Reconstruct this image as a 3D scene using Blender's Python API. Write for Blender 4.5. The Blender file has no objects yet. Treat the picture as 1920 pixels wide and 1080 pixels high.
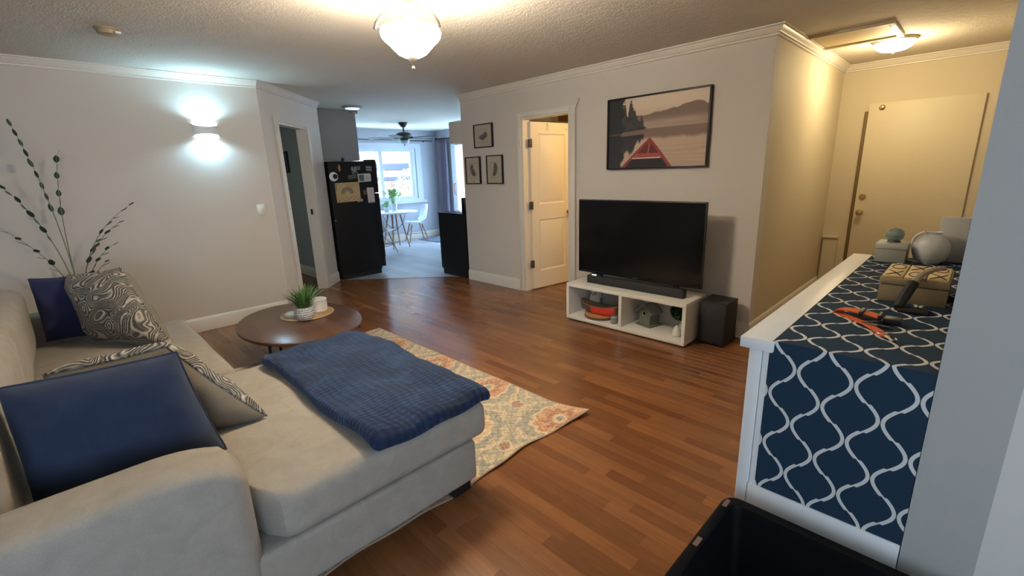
import bpy, bmesh, math, random
import numpy as np
from mathutils import Vector, Matrix

random.seed(7)
rng = np.random.default_rng(11)
C = bpy.context.scene.collection
sc = bpy.context.scene
PI = math.pi
R = math.radians

# ------------------------------------------------------------------ camera
YAW, PITCH, ROLL, EYE = R(45.58), R(14.34), R(-1.94), 1.46
cam_d = bpy.data.cameras.new('camera')
cam = bpy.data.objects.new('camera', cam_d)
C.objects.link(cam)
fw = Vector((-math.sin(YAW)*math.cos(PITCH), math.cos(YAW)*math.cos(PITCH), -math.sin(PITCH)))
rt = Vector((math.cos(YAW), math.sin(YAW), 0))
up = rt.cross(fw)
r2 = rt*math.cos(ROLL) + up*math.sin(ROLL)
u2 = -rt*math.sin(ROLL) + up*math.cos(ROLL)
M = Matrix((r2, u2, -fw)).transposed().to_4x4()
M.translation = Vector((0, 0, EYE))
cam.matrix_world = M
cam_d.sensor_fit = 'HORIZONTAL'
cam_d.sensor_width = 36.0
cam_d.lens = 36.0*854.5/1920
cam_d.clip_start = 0.03
sc.camera = cam

# ------------------------------------------------------------------ world, exposure, lights
w = bpy.data.worlds.new('world'); sc.world = w; w.use_nodes = True
bg = w.node_tree.nodes['Background']
bg.inputs[0].default_value = (0.62, 0.80, 1.0, 1)
bg.inputs[1].default_value = 1.6
sc.view_settings.view_transform = 'Standard'
sc.view_settings.look = 'None'
sc.view_settings.gamma = 1.0
sc.view_settings.use_curve_mapping = False
sc.view_settings.exposure = 1.35
try:
    sc.cycles.use_denoising = True
    sc.cycles.max_bounces = 8
    sc.cycles.sample_clamp_indirect = 4.0
except Exception:
    pass

WARM = (1.0, 0.87, 0.71)
def area_light(name, loc, size, size_y, power, col, direction):
    d = bpy.data.lights.new(name, 'AREA'); d.shape = 'RECTANGLE'; d.size = size; d.size_y = size_y
    d.energy = power; d.color = col
    o = bpy.data.objects.new(name, d); C.objects.link(o); o.location = loc
    o.rotation_euler = Vector(direction).to_track_quat('-Z', 'Y').to_euler()
    return o
def point_light(name, loc, power, col, radius=0.05):
    d = bpy.data.lights.new(name, 'POINT'); d.energy = power; d.color = col; d.shadow_soft_size = radius
    o = bpy.data.objects.new(name, d); C.objects.link(o); o.location = loc
    return o
def spot_light(name, loc, power, col, angle, direction, radius=0.03, blend=0.6):
    d = bpy.data.lights.new(name, 'SPOT'); d.energy = power; d.color = col; d.shadow_soft_size = radius
    d.spot_size = R(angle); d.spot_blend = blend
    o = bpy.data.objects.new(name, d); C.objects.link(o); o.location = loc
    o.rotation_euler = Vector(direction).to_track_quat('-Z', 'Y').to_euler()
    return o
LAMP = Vector((-2.22, 1.50, 2.15))
# daylight entering by the kitchen window, the patio door and the window behind the photographer
area_light('kitchen_window_daylight', (-10.3, 5.1, 3.05), 3.0, 1.3, 2300, (0.42, 0.67, 1.0), (1, 0, -0.85))
area_light('patio_door_daylight', (-7.8, 7.9, 3.1), 2.0, 1.5, 1600, (0.42, 0.67, 1.0), (0, -1, -0.95))
area_light('rear_window_daylight', (1.96, -1.0, 1.45), 1.7, 1.2, 28, (0.52, 0.72, 1.0), (-1, 0.0, -0.10))
point_light('pendant_bulb', (LAMP.x, LAMP.y, LAMP.z+0.035), 26, WARM, 0.05)
point_light('hall_bulb', (-0.70, 5.30, 2.26), 8.5, (1.0, 0.78, 0.46), 0.06)
point_light('side_room_bulb', (-2.6, 4.9, 2.1), 15, (1.0, 0.66, 0.27), 0.10)
spot_light('sconce_up_bulb', (-5.285, 1.18, 2.002), 9, (0.42, 0.76, 1.0), 165, (0.18, 0, 1), 0.03, 0.5)
spot_light('sconce_down_bulb', (-5.285, 1.18, 1.880), 9, (0.42, 0.76, 1.0), 165, (0.18, 0, -1), 0.03, 0.5)
area_light('side_hall_fill', (-7.2, 0.75, 1.5), 0.6, 1.0, 1.2, (0.8, 0.95, 0.9), (-0.1, 1, -0.3))  # dim cool fill added inside the side hall, which has no window

# ------------------------------------------------------------------ materials
def s2l(c):
    return tuple(((x/12.92) if x <= 0.04045 else ((x+0.055)/1.055)**2.4) for x in c)
def rgb(r, g, b):
    return s2l((r/255, g/255, b/255))
MATS = {}
def mat(name, col, rough=0.6, metal=0.0, bump=None, emit=None, spec=0.5, noise=None, coat=0.0, sheen=0.0, trans=0.0, ior=1.45):
    """bump=(scale, strength, distance); noise=(scale, amount) mottles the colour."""
    if name in MATS: return MATS[name]
    m = bpy.data.materials.new(name); m.use_nodes = True
    nt = m.node_tree; b = nt.nodes['Principled BSDF']
    b.inputs['Base Color'].default_value = (*col, 1)
    b.inputs['Roughness'].default_value = rough
    b.inputs['Metallic'].default_value = metal
    b.inputs['Specular IOR Level'].default_value = spec
    b.inputs['IOR'].default_value = ior
    b.inputs['Coat Weight'].default_value = coat
    b.inputs['Sheen Weight'].default_value = sheen
    b.inputs['Transmission Weight'].default_value = trans
    tc = nt.nodes.new('ShaderNodeTexCoord')
    if noise:
        n = nt.nodes.new('ShaderNodeTexNoise'); n.inputs['Scale'].default_value = noise[0]; n.inputs['Detail'].default_value = 4
        nt.links.new(tc.outputs['Object'], n.inputs['Vector'])
        mx = nt.nodes.new('ShaderNodeMix'); mx.data_type = 'RGBA'
        mx.inputs[6].default_value = (*[c*(1-noise[1]) for c in col], 1)
        mx.inputs[7].default_value = (*[min(1, c*(1+noise[1])) for c in col], 1)
        nt.links.new(n.outputs['Fac'], mx.inputs[0]); nt.links.new(mx.outputs[2], b.inputs['Base Color'])
    if bump:
        n = nt.nodes.new('ShaderNodeTexNoise'); n.inputs['Scale'].default_value = bump[0]; n.inputs['Detail'].default_value = 3
        nt.links.new(tc.outputs['Object'], n.inputs['Vector'])
        bp = nt.nodes.new('ShaderNodeBump'); bp.inputs['Strength'].default_value = bump[1]
        bp.inputs['Distance'].default_value = bump[2] if len(bump) > 2 else 0.002
        nt.links.new(n.outputs['Fac'], bp.inputs['Height']); nt.links.new(bp.outputs['Normal'], b.inputs['Normal'])
    if emit:
        b.inputs['Emission Color'].default_value = (*emit[0], 1); b.inputs['Emission Strength'].default_value = emit[1]
    MATS[name] = m
    return m

class NT:
    """small helper to write node maths"""
    def __init__(s, name, rough=0.6):
        s.m = bpy.data.materials.new(name); s.m.use_nodes = True; s.nt = s.m.node_tree
        s.b = s.nt.nodes['Principled BSDF']; s.b.inputs['Roughness'].default_value = rough
        s.tc = s.nt.nodes.new('ShaderNodeTexCoord')
        MATS[name] = s.m
    def sock(s, node_in, v):
        if hasattr(v, 'is_linked') or isinstance(v, bpy.types.NodeSocket): s.nt.links.new(v, node_in)
        else: node_in.default_value = v
    def math(s, op, a, b=0.0, c=0.0):
        n = s.nt.nodes.new('ShaderNodeMath'); n.operation = op
        s.sock(n.inputs[0], a); s.sock(n.inputs[1], b)
        if op in ('MULTIPLY_ADD', 'COMPARE', 'SMOOTH_MIN'): s.sock(n.inputs[2], c)
        return n.outputs[0]
    def xyz(s, out='Object'):
        n = s.nt.nodes.new('ShaderNodeSeparateXYZ'); s.nt.links.new(s.tc.outputs[out], n.inputs[0]); return n.outputs
    def mix(s, f, a, b):
        n = s.nt.nodes.new('ShaderNodeMix'); n.data_type = 'RGBA'
        s.sock(n.inputs[0], f)
        for i, v in ((6, a), (7, b)):
            if isinstance(v, tuple): n.inputs[i].default_value = (*v[:3], 1)
            else: s.nt.links.new(v, n.inputs[i])
        return n.outputs[2]
    def noise(s, scale, detail=3, vec=None, dist=0.0, mapping=None):
        n = s.nt.nodes.new('ShaderNodeTexNoise'); n.inputs['Scale'].default_value = scale; n.inputs['Detail'].default_value = detail
        n.inputs['Distortion'].default_value = dist
        src = vec if vec is not None else s.tc.outputs['Object']
        if mapping:
            mp = s.nt.nodes.new('ShaderNodeMapping'); mp.inputs['Scale'].default_value = mapping
            s.nt.links.new(src, mp.inputs['Vector']); src = mp.outputs[0]
        s.nt.links.new(src, n.inputs['Vector']); return n.outputs['Fac']
    def bump(s, h, strength=0.5, dist=0.003):
        bp = s.nt.nodes.new('ShaderNodeBump'); bp.inputs['Strength'].default_value = strength; bp.inputs['Distance'].default_value = dist
        s.nt.links.new(h, bp.inputs['Height']); s.nt.links.new(bp.outputs[0], s.b.inputs['Normal'])
    def col(s, v): s.sock(s.b.inputs['Base Color'], v if not isinstance(v, tuple) else (*v, 1))

wall_m = mat('wall_paint', rgb(207, 200, 190), 0.75, bump=(210, 0.25, 0.0015))
hall_m = mat('hall_wall_paint', rgb(206, 194, 168), 0.7, bump=(210, 0.25, 0.0015))
kit_m = mat('kitchen_wall_paint', rgb(186, 192, 200), 0.75, bump=(210, 0.2, 0.001))
trim_m = mat('white_trim_paint', rgb(222, 215, 202), 0.42)
door_m = mat('white_door_paint', rgb(226, 218, 200), 0.45)
white_m = mat('white_laminate', rgb(228, 224, 214), 0.35, noise=(30, 0.015))
def ceiling_mat():
    n = NT('ceiling_texture', 0.9)
    n.col(rgb(206, 197, 182))
    a = n.noise(70, 4); b = n.noise(24, 2)
    h = n.math('ADD', a, n.math('MULTIPLY', b, 0.8))
    n.bump(h, 0.55, 0.008)
    return n.m
ceil_m = ceiling_mat()
black_m = mat('black_plastic', (0.012, 0.012, 0.013), 0.45, bump=(300, 0.1, 0.0005))
blackgloss_m = mat('black_gloss', (0.006, 0.006, 0.008), 0.12)
screen_m = mat('tv_screen_glass', (0.004, 0.004, 0.005), 0.16, spec=0.35)
fridge_m = mat('black_fridge_enamel', (0.008, 0.009, 0.010), 0.5, bump=(500, 0.15, 0.0006), spec=0.3)
chrome_m = mat('chrome', (0.75, 0.75, 0.76), 0.18, 1.0)
nickel_m = mat('brushed_nickel', (0.10, 0.085, 0.07), 0.5, 0.5)
bronze_m = mat('dark_bronze', (0.05, 0.045, 0.045), 0.4, 0.6)
brass_m = mat('brass', (0.60, 0.47, 0.25), 0.25, 1.0)
shade_m = mat('lit_frosted_glass', (0.9, 0.88, 0.82), 0.4, emit=((1.0, 0.86, 0.68), 52.0))
dome_m = mat('lit_hall_glass', (0.9, 0.88, 0.82), 0.4, emit=((1.0, 0.87, 0.55), 7.0))
led_m = mat('lit_sconce_diffuser', (0.9, 0.95, 1), 0.4, emit=((0.80, 0.96, 1.0), 3.0))
led2_m = mat('small_lit_indicator', (0.9, 0.95, 1), 0.4, emit=((0.85, 0.95, 1.0), 1.6))
darkmetal_m = mat('dark_steel', (0.02, 0.018, 0.017), 0.45, 0.5)
glass_m = mat('window_glass', (1, 1, 1), 0.02, trans=1.0, ior=1.02, spec=0.2)
clear_m = mat('clear_glass', (0.85, 0.93, 0.92), 0.05, trans=0.9, ior=1.45)

# ------------------------------------------------------------------ geometry helpers
def finish(o, bm, m, angle=35, smooth=True):
    me = bpy.data.meshes.new(o if isinstance(o, str) else o.name)
    bm.normal_update(); bm.to_mesh(me); bm.free()
    if m:
        for x in (m if isinstance(m, (list, tuple)) else [m]): me.materials.append(x)
    if smooth and len(me.polygons):
        me.polygons.foreach_set('use_smooth', [True]*len(me.polygons))
        me.set_sharp_from_angle(angle=R(angle))
    return me
def worldloc(o):
    v = Vector((0, 0, 0))
    while o is not None:
        v += o.location; o = o.parent
    return v
def obj(name, bm, m, parent=None, world=True, angle=35, smooth=True, label=None):
    """links the shape as ONE mesh object; with world=True the shape is given in world coordinates."""
    me = finish(name, bm, m, angle, smooth)
    if parent is not None and world:
        v = worldloc(parent); me.transform(Matrix.Translation(-v))
    o = bpy.data.objects.new(name, me); C.objects.link(o)
    if parent is not None: o.parent = parent
    if label: o['label'] = label
    return o
def thing(name, label, cat, loc=(0, 0, 0), rotz=0.0, group=None):
    o = bpy.data.objects.new(name, None); C.objects.link(o)
    o.location = loc; o.rotation_euler = (0, 0, rotz); o.empty_display_size = 0.05
    o['label'] = label; o['category'] = cat
    if group: o['group'] = group
    return o
def tag(o, label, cat, group=None):
    o['label'] = label; o['category'] = cat
    if group: o['group'] = group
    return o
def struct(name, bm, m, **k):
    o = obj(name, bm, m, **k); o['kind'] = 'structure'; return o
def sempty(name, loc=(0, 0, 0)):
    o = bpy.data.objects.new(name, None); C.objects.link(o); o.location = loc; o['kind'] = 'structure'; return o

def box(bm, x0, x1, y0, y1, z0, z1, bev=0.0, mi=0):
    vs = [bm.verts.new(p) for p in ((x0,y0,z0),(x1,y0,z0),(x1,y1,z0),(x0,y1,z0),(x0,y0,z1),(x1,y0,z1),(x1,y1,z1),(x0,y1,z1))]
    fs = [bm.faces.new([vs[i] for i in f]) for f in ((0,3,2,1),(4,5,6,7),(0,1,5,4),(1,2,6,5),(2,3,7,6),(3,0,4,7))]
    for f in fs: f.material_index = mi
    if bev:
        es = list({e for f in fs for e in f.edges})
        bmesh.ops.bevel(bm, geom=es, offset=bev, segments=2, affect='EDGES', profile=0.5)
    return vs
def B(x0, x1, y0, y1, z0, z1, bev=0.0):
    bm = bmesh.new(); box(bm, x0, x1, y0, y1, z0, z1, bev); return bm
def obox(bm, p0, p1, n, t0, t1, z0, z1):
    """box along the segment p0-p1 (2D), from offset t0 to t1 along unit normal n"""
    q = [(p0[0]+n[0]*t0, p0[1]+n[1]*t0), (p1[0]+n[0]*t0, p1[1]+n[1]*t0), (p1[0]+n[0]*t1, p1[1]+n[1]*t1), (p0[0]+n[0]*t1, p0[1]+n[1]*t1)]
    vs = [bm.verts.new((*p, z)) for z in (z0, z1) for p in q]
    for f in ((0,3,2,1),(4,5,6,7),(0,1,5,4),(1,2,6,5),(2,3,7,6),(3,0,4,7)): bm.faces.new([vs[i] for i in f])
    bmesh.ops.recalc_face_normals(bm, faces=bm.faces)
def tube(bm, pts, r, seg=8, cap=True, closed=False):
    pts = [Vector(p) for p in pts]; n = len(pts)
    rs = r if isinstance(r, (list, tuple)) else [r]*n
    rings = []; prev = None
    for i, p in enumerate(pts):
        a = pts[i-1] if (i > 0 or closed) else p; b = pts[(i+1) % n] if (i < n-1 or closed) else p
        t = (b-a).normalized()
        if prev is None:
            ref = Vector((0, 0, 1)) if abs(t.z) < 0.9 else Vector((1, 0, 0)); u = t.cross(ref).normalized()
        else:
            u = (prev - t*prev.dot(t)).normalized()
        prev = u; v = t.cross(u)
        rings.append([bm.verts.new(p + (u*math.cos(2*PI*k/seg) + v*math.sin(2*PI*k/seg))*rs[i]) for k in range(seg)])
    for i in range(n if closed else n-1):
        A, Bq = rings[i], rings[(i+1) % n]
        for k in range(seg): bm.faces.new((A[k], A[(k+1) % seg], Bq[(k+1) % seg], Bq[k]))
    if cap and not closed:
        bm.faces.new(list(reversed(rings[0]))); bm.faces.new(rings[-1])
    return bm
def T(pts, r, seg=8, **k): return tube(bmesh.new(), pts, r, seg, **k)
def lathe(bm, prof, c=(0, 0, 0), seg=24, cap=True, sx=1, sy=1):
    c = Vector(c); rings = []
    for (r, z) in prof:
        if r < 1e-5: rings.append([bm.verts.new(c+Vector((0, 0, z)))])
        else: rings.append([bm.verts.new(c+Vector((r*sx*math.cos(2*PI*k/seg), r*sy*math.sin(2*PI*k/seg), z))) for k in range(seg)])
    for A, Bq in zip(rings[:-1], rings[1:]):
        if len(A) == 1 and len(Bq) == 1: continue
        for k in range(seg):
            k2 = (k+1) % seg
            if len(A) == 1: bm.faces.new((A[0], Bq[k2], Bq[k]))
            elif len(Bq) == 1: bm.faces.new((A[k], A[k2], Bq[0]))
            else: bm.faces.new((A[k], A[k2], Bq[k2], Bq[k]))
    if cap:
        if len(rings[0]) > 1: bm.faces.new(list(reversed(rings[0])))
        if len(rings[-1]) > 1: bm.faces.new(rings[-1])
    bmesh.ops.recalc_face_normals(bm, faces=bm.faces)
    return bm
def L(prof, c=(0, 0, 0), seg=24, **k): return lathe(bmesh.new(), prof, c, seg, **k)
def prism(pts, a, b, axis='z'):
    """extrudes a 2D outline between a and b along axis; 2D coordinates are the two other axes in xyz order"""
    bm = bmesh.new()
    def P(p, t):
        return {'z': (p[0], p[1], t), 'y': (p[0], t, p[1]), 'x': (t, p[0], p[1])}[axis]
    A = [bm.verts.new(P(p, a)) for p in pts]; Bq = [bm.verts.new(P(p, b)) for p in pts]
    n = len(pts)
    for i in range(n): bm.faces.new((A[i], A[(i+1) % n], Bq[(i+1) % n], Bq[i]))
    bm.faces.new(list(reversed(A))); bm.faces.new(Bq)
    bmesh.ops.recalc_face_normals(bm, faces=bm.faces)
    return bm
def sweep(path, prof, closed=False):
    """mitred sweep of a (offset, z) profile along a 2D path; offset is to the LEFT of travel"""
    bm = bmesh.new(); n = len(path); P = [Vector(p) for p in path]; rings = []
    for i in range(n):
        d0 = (P[i]-P[i-1]).normalized() if i > 0 else None
        d1 = (P[i+1]-P[i]).normalized() if i < n-1 else None
        d0 = d0 or d1; d1 = d1 or d0
        n0 = Vector((-d0.y, d0.x)); n1 = Vector((-d1.y, d1.x)); mt = (n0+n1)
        mt = mt/(mt.length**2/2) if mt.length > 1e-6 else n0
        rings.append([bm.verts.new((P[i].x+mt.x*o, P[i].y+mt.y*o, z)) for o, z in prof])
    k = len(prof)
    for A, Bq in zip(rings[:-1], rings[1:]):
        for j in range(k): bm.faces.new((A[j], A[(j+1) % k], Bq[(j+1) % k], Bq[j]))
    bm.faces.new(rings[0]); bm.faces.new(list(reversed(rings[-1])))
    bmesh.ops.recalc_face_normals(bm, faces=bm.faces)
    return bm
def rbox(x0, x1, y0, y1, z0, z1, r, n=14, puff=0.0, wob=0.0, seed=0):
    """rounded, slightly puffed cushion block"""
    bm = bmesh.new(); bmesh.ops.create_cube(bm, size=2)
    bmesh.ops.subdivide_edges(bm, edges=bm.edges[:], cuts=n, use_grid_fill=True)
    cx, cy, cz = (x0+x1)/2, (y0+y1)/2, (z0+z1)/2; hx, hy, hz = (x1-x0)/2, (y1-y0)/2, (z1-z0)/2
    def remap(t, h):
        s = abs(t); k = 0.45
        d = (s/(1-k))*(h-r) if s < 1-k else (h-r) + (s-(1-k))/k*r
        return math.copysign(d, t)
    ph = seed*1.7
    for v in bm.verts:
        p = Vector((remap(v.co.x, hx), remap(v.co.y, hy), remap(v.co.z, hz)))
        q = Vector((max(-(hx-r), min(hx-r, p.x)), max(-(hy-r), min(hy-r, p.y)), max(-(hz-r), min(hz-r, p.z))))
        d = p-q
        if d.length > 1e-6:
            m = max(abs(d.x), abs(d.y), abs(d.z)); d = d.normalized()*m
        p = q+d
        a, b = p.x/hx, p.y/hy
        if puff: p.z += (1 if p.z > 0 else 0)*puff*max(0, (1-a*a))**.5*max(0, (1-b*b))**.5
        if wob:
            p.z += wob*math.sin(p.x*9+ph)*math.sin(p.y*11+ph*2)
            p.x += wob*.6*math.sin(p.z*17+p.y*8+ph); p.y += wob*.6*math.sin(p.x*10+p.z*9+ph)
        v.co = p+Vector((cx, cy, cz))
    bm.normal_update()
    return bm
def grid_mesh(name, fn, nu, nv, m, parent=None, colfn=None, closed=False):
    """fn(u,v arrays)->xyz arrays; colfn(u,v)->rgb (sRGB 0..1) stored as a colour attribute that the material prints"""
    u, v = np.meshgrid(np.linspace(0, 1, nu), np.linspace(0, 1, nv)); u = u.ravel(); v = v.ravel()
    co = np.stack(fn(u, v), 1).astype(np.float32)
    if parent is not None: co -= np.array(worldloc(parent), np.float32)
    i = np.arange(nv-1)[:, None]*nu+np.arange(nu-1)[None]; i = i.ravel()
    f = np.stack([i, i+1, i+1+nu, i+nu], 1)
    me = bpy.data.meshes.new(name)
    me.from_pydata(co.tolist(), [], f.tolist()); me.materials.append(m)
    me.polygons.foreach_set('use_smooth', [True]*len(me.polygons))
    if colfn:
        c = np.clip(np.stack(colfn(u, v), 1), 0, 1)
        c = np.where(c <= .04045, c/12.92, ((c+.055)/1.055)**2.4)
        at = me.color_attributes.new('print', 'FLOAT_COLOR', 'POINT')
        at.data.foreach_set('color', np.concatenate([c, np.ones((len(c), 1))], 1).astype(np.float32).ravel())
    me.update()
    o = bpy.data.objects.new(name, me); C.objects.link(o)
    if parent is not None: o.parent = parent
    return o
def print_mat(name, rough=0.6, bump=None):
    n = NT(name, rough)
    a = n.nt.nodes.new('ShaderNodeVertexColor'); a.layer_name = 'print'
    n.nt.links.new(a.outputs[0], n.b.inputs['Base Color'])
    if bump: n.bump(n.noise(bump[0], 3), bump[1], bump[2])
    return n.m
# numpy value noise
def _hash(ix, iy, s):
    h = np.sin(ix*127.1+iy*311.7+s*74.7)*43758.5453
    return h-np.floor(h)
def vnoise(x, y, s=0):
    ix, iy = np.floor(x), np.floor(y); fx, fy = x-ix, y-iy; fx = fx*fx*(3-2*fx); fy = fy*fy*(3-2*fy)
    return (_hash(ix, iy, s)*(1-fx)+_hash(ix+1, iy, s)*fx)*(1-fy)+(_hash(ix, iy+1, s)*(1-fx)+_hash(ix+1, iy+1, s)*fx)*fy
def fbm(x, y, s=0, o=4):
    r = 0; a = .5
    for k in range(o): r = r+a*vnoise(x*2**k, y*2**k, s+k*3); a *= .5
    return r
def sm(a, b, x):
    t = np.clip((x-a)/(b-a), 0, 1); return t*t*(3-2*t)
def lerp(c1, c2, t): return tuple(a*(1-t)+b*t for a, b in zip(c1, c2))

# ================================================================== SETTING
H = 2.43
# sub floor
bm = bmesh.new(); box(bm, -9.6, 2.0, -2.8, 7.0, -0.12, -0.014)
floor = struct('floor', bm, mat('subfloor', (0.10, 0.05, 0.025), 0.8))

def wood_floor_mat():
    n = NT('brown_laminate', 0.26)
    a = n.nt.nodes.new('ShaderNodeAttribute'); a.attribute_name = 'tone'; tone = a.outputs['Fac']
    g1 = n.noise(1.0, 5, mapping=(2.2, 34, 4), dist=0.6)
    g2 = n.noise(1.0, 3, mapping=(7, 160, 4), dist=0.2)
    c = n.mix(tone, rgb(98, 59, 34), rgb(140, 92, 55))
    c2 = n.mix(n.math('MULTIPLY_ADD', g1, .9, .25), rgb(84, 46, 22), c)
    c3 = n.mix(n.math('MULTIPLY', g2, 0.22), c2, rgb(176, 122, 74))
    n.col(c3)
    n.b.inputs['Specular IOR Level'].default_value = 0.5
    n.b.inputs['Roughness'].default_value = 0.23
    n.bump(g2, 0.05, 0.0006)
    return n.m
wood_m = wood_floor_mat()
def tile_floor_mat():
    n = NT('pale_kitchen_vinyl', 0.32)
    a = n.nt.nodes.new('ShaderNodeAttribute'); a.attribute_name = 'tone'
    g = n.noise(1.0, 4, mapping=(2, 18, 3), dist=0.8)
    c = n.mix(a.outputs['Fac'], rgb(150, 156, 162), rgb(178, 182, 186))
    n.col(n.mix(n.math('MULTIPLY', g, 0.5), c, rgb(120, 126, 134)))
    return n.m
tile_m = tile_floor_mat()

def clip(poly, a, b, c):
    """keeps the part of a convex polygon with a*x+b*y >= c"""
    out = []
    for i, p in enumerate(poly):
        q = poly[(i+1) % len(poly)]; dp = a*p[0]+b*p[1]-c; dq = a*q[0]+b*q[1]-c
        if dp >= 0: out.append(p)
        if (dp >= 0) != (dq >= 0):
            t = dp/(dp-dq); out.append((p[0]+(q[0]-p[0])*t, p[1]+(q[1]-p[1])*t))
    return out
def slab_poly(poly, tone, z0=-0.013, z1=0.0):
    bm = bmesh.new(); cx = sum(p[0] for p in poly)/len(poly); cy = sum(p[1] for p in poly)/len(poly)
    lo = [bm.verts.new((*p, z0)) for p in poly]; hi = [bm.verts.new((*p, z1-.0005)) for p in poly]
    def inset(p):
        d = Vector((cx-p[0], cy-p[1])); return (p[0]+math.copysign(min(.0004, abs(d.x)), d.x), p[1]+math.copysign(min(.0004, abs(d.y)), d.y))
    tp = [bm.verts.new((*inset(p), z1)) for p in poly]; n = len(poly)
    for i in range(n):
        j = (i+1) % n
        bm.faces.new((lo[i], lo[j], hi[j], hi[i])); bm.faces.new((hi[i], hi[j], tp[j], tp[i]))
    bm.faces.new(tp)
    la = bm.verts.layers.float.new('tone')
    for v in bm.verts: v[la] = tone
    bmesh.ops.recalc_face_normals(bm, faces=bm.faces)
    return bm
# kitchen border runs diagonally from the corner wall's end to the TV wall's end:  x - y = -9.35 is kitchen beyond
KB = 9.08   # y - x > KB (and beyond the door-side walls) is kitchen vinyl
def lay(x0, x1, y0, y1, wd, lens, m, name, clipper, near, limit, off=0):
    pieces = []; row = 0; y = y0
    while y < y1:
        x = x0-random.random()*lens[1]
        while x < x1:
            ln = random.uniform(*lens); a, b = max(x, x0), min(x+ln, x1)
            if b-a > .01:
                poly = clipper([(a, y), (b, y), (b, min(y+wd, y1)), (a, min(y+wd, y1))])
                if len(poly) >= 3:
                    ar = abs(sum(poly[i][0]*poly[(i+1) % len(poly)][1]-poly[(i+1) % len(poly)][0]*poly[i][1] for i in range(len(poly))))/2
                    cx = sum(p[0] for p in poly)/len(poly); cy = sum(p[1] for p in poly)/len(poly)
                    if ar > 2e-4: pieces.append((near(cx, cy), poly, random.random()))
            x += ln
        y += wd; row += 1
    pieces.sort(key=lambda t: t[0])
    rest = bmesh.new(); la = rest.verts.layers.float.new('tone'); cnt = 0
    for d, poly, tone in pieces:
        if cnt < limit and d < 50:
            obj(name, slab_poly(poly, tone), m, floor, smooth=False); cnt += 1
        else:
            b2 = slab_poly(poly, tone); me = bpy.data.meshes.new('t'); b2.to_mesh(me); b2.free(); rest.from_mesh(me); bpy.data.meshes.remove(me)
    if len(rest.verts):
        o = obj(name+'_field', rest, m, floor, smooth=False); o['kind'] = 'stuff'
    else: rest.free()
CAMF = Vector((-math.sin(YAW), math.cos(YAW)))
def near_vis(cx, cy):
    v = Vector((cx, cy)); d = v.length; ang = math.degrees(math.acos(max(-1, min(1, v.normalized().dot(CAMF)))))
    hid = 0
    if ang > 52 or d < 0.75: hid = 100
    if -4.3 < cx < -1.47 and cy < 0.5: hid = 100          # under the sofa
    if -3.9 < cx < -1.6 and -1.2 < cy < 2.0: hid = 100    # under the rug
    if cx > -0.45 and cy > 1.2: hid = 100
    return d+hid
lay(-8.6, 1.9, -2.7, 6.35, 0.066, (0.28, 0.95), wood_m, 'floor_plank',
    lambda p: clip(p, 1, -1, -9.17) if p[0][1] > 2.62 else p, near_vis, 300)
lay(-9.5, -4.85, 2.6, 6.9, 0.18, (0.9, 1.25), tile_m, 'kitchen_floor_plank',
    lambda p: clip(p, -1, 1, 9.172), lambda x, y: 0 if (y > 2.9 and x < -5.5) else 100, 300)
struct('trim_1', slab_poly([(-6.42, 2.742), (-4.93, 4.232), (-4.93, 4.258), (-6.42, 2.768)], 0.5, 0.0, 0.004), mat('threshold_strip', rgb(120, 96, 78), 0.4))

# ceiling
ceil = struct('ceiling', B(-9.6, 2.0, -2.8, 7.0, H, H+0.1), ceil_m)

# walls
struct('wall_left', B(-5.45, -5.33, -2.7, 1.69, 0, H), wall_m)
A2 = Vector((-5.33, 1.69)); E2 = Vector((-6.40, 2.745)); D2 = (E2-A2).normalized(); N2 = Vector((D2.y, -D2.x))
if N2.x < 0: N2 = -N2
LEN = (E2-A2).length; OL, OR_, OT = 0.345, 1.070, 2.075
bm = bmesh.new()
def pt(t): return A2+D2*t
obox(bm, pt(0), pt(OL), N2, -0.12, 0, 0, H); obox(bm, pt(OR_), pt(LEN), N2, -0.12, 0, 0, H)
obox(bm, pt(OL), pt(OR_), N2, -0.12, 0, OT, H)
struct('wall_left_corner', bm, wall_m)
case_m = mat('beige_casing_paint', rgb(206, 197, 181), 0.5)
# casing of that doorway
casing = sempty('door_1', (A2.x, A2.y, 0))
def ocase(t0, t1, z0, z1, a=0.0, b=0.016):
    bm = bmesh.new(); obox(bm, pt(t0), pt(t1), N2, a, b, z0, z1); return bm
obj('door_casing', ocase(OL-.075, OL, 0, OT+.07), case_m, casing)
obj('door_casing', ocase(OR_, OR_+.075, 0, OT+.07), case_m, casing)
obj('door_casing', ocase(OL, OR_, OT, OT+.07), case_m, casing)
obj('door_jamb', ocase(OR_-.02, OR_, 0, OT, -0.12, 0.0), trim_m, casing)
obj('door_jamb', ocase(OL, OL+.02, 0, OT, -0.12, 0.0), trim_m, casing)
obj('door_jamb', ocase(OL+.02, OR_-.02, OT-.02, OT, -0.12, 0.0), trim_m, casing)
bm = bmesh.new(); obox(bm, pt(OR_-.0215), pt(OR_-.0195), N2, -0.075, -0.045, 1.0, 1.07)
obj('strike_plate', bm, brass_m, casing)

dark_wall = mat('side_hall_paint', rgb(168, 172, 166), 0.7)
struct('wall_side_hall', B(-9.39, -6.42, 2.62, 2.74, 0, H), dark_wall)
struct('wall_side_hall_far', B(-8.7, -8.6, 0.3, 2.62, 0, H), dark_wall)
struct('wall_side_hall_near', B(-8.6, -5.45, 0.2, 0.3, 0, H), dark_wall)
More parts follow.
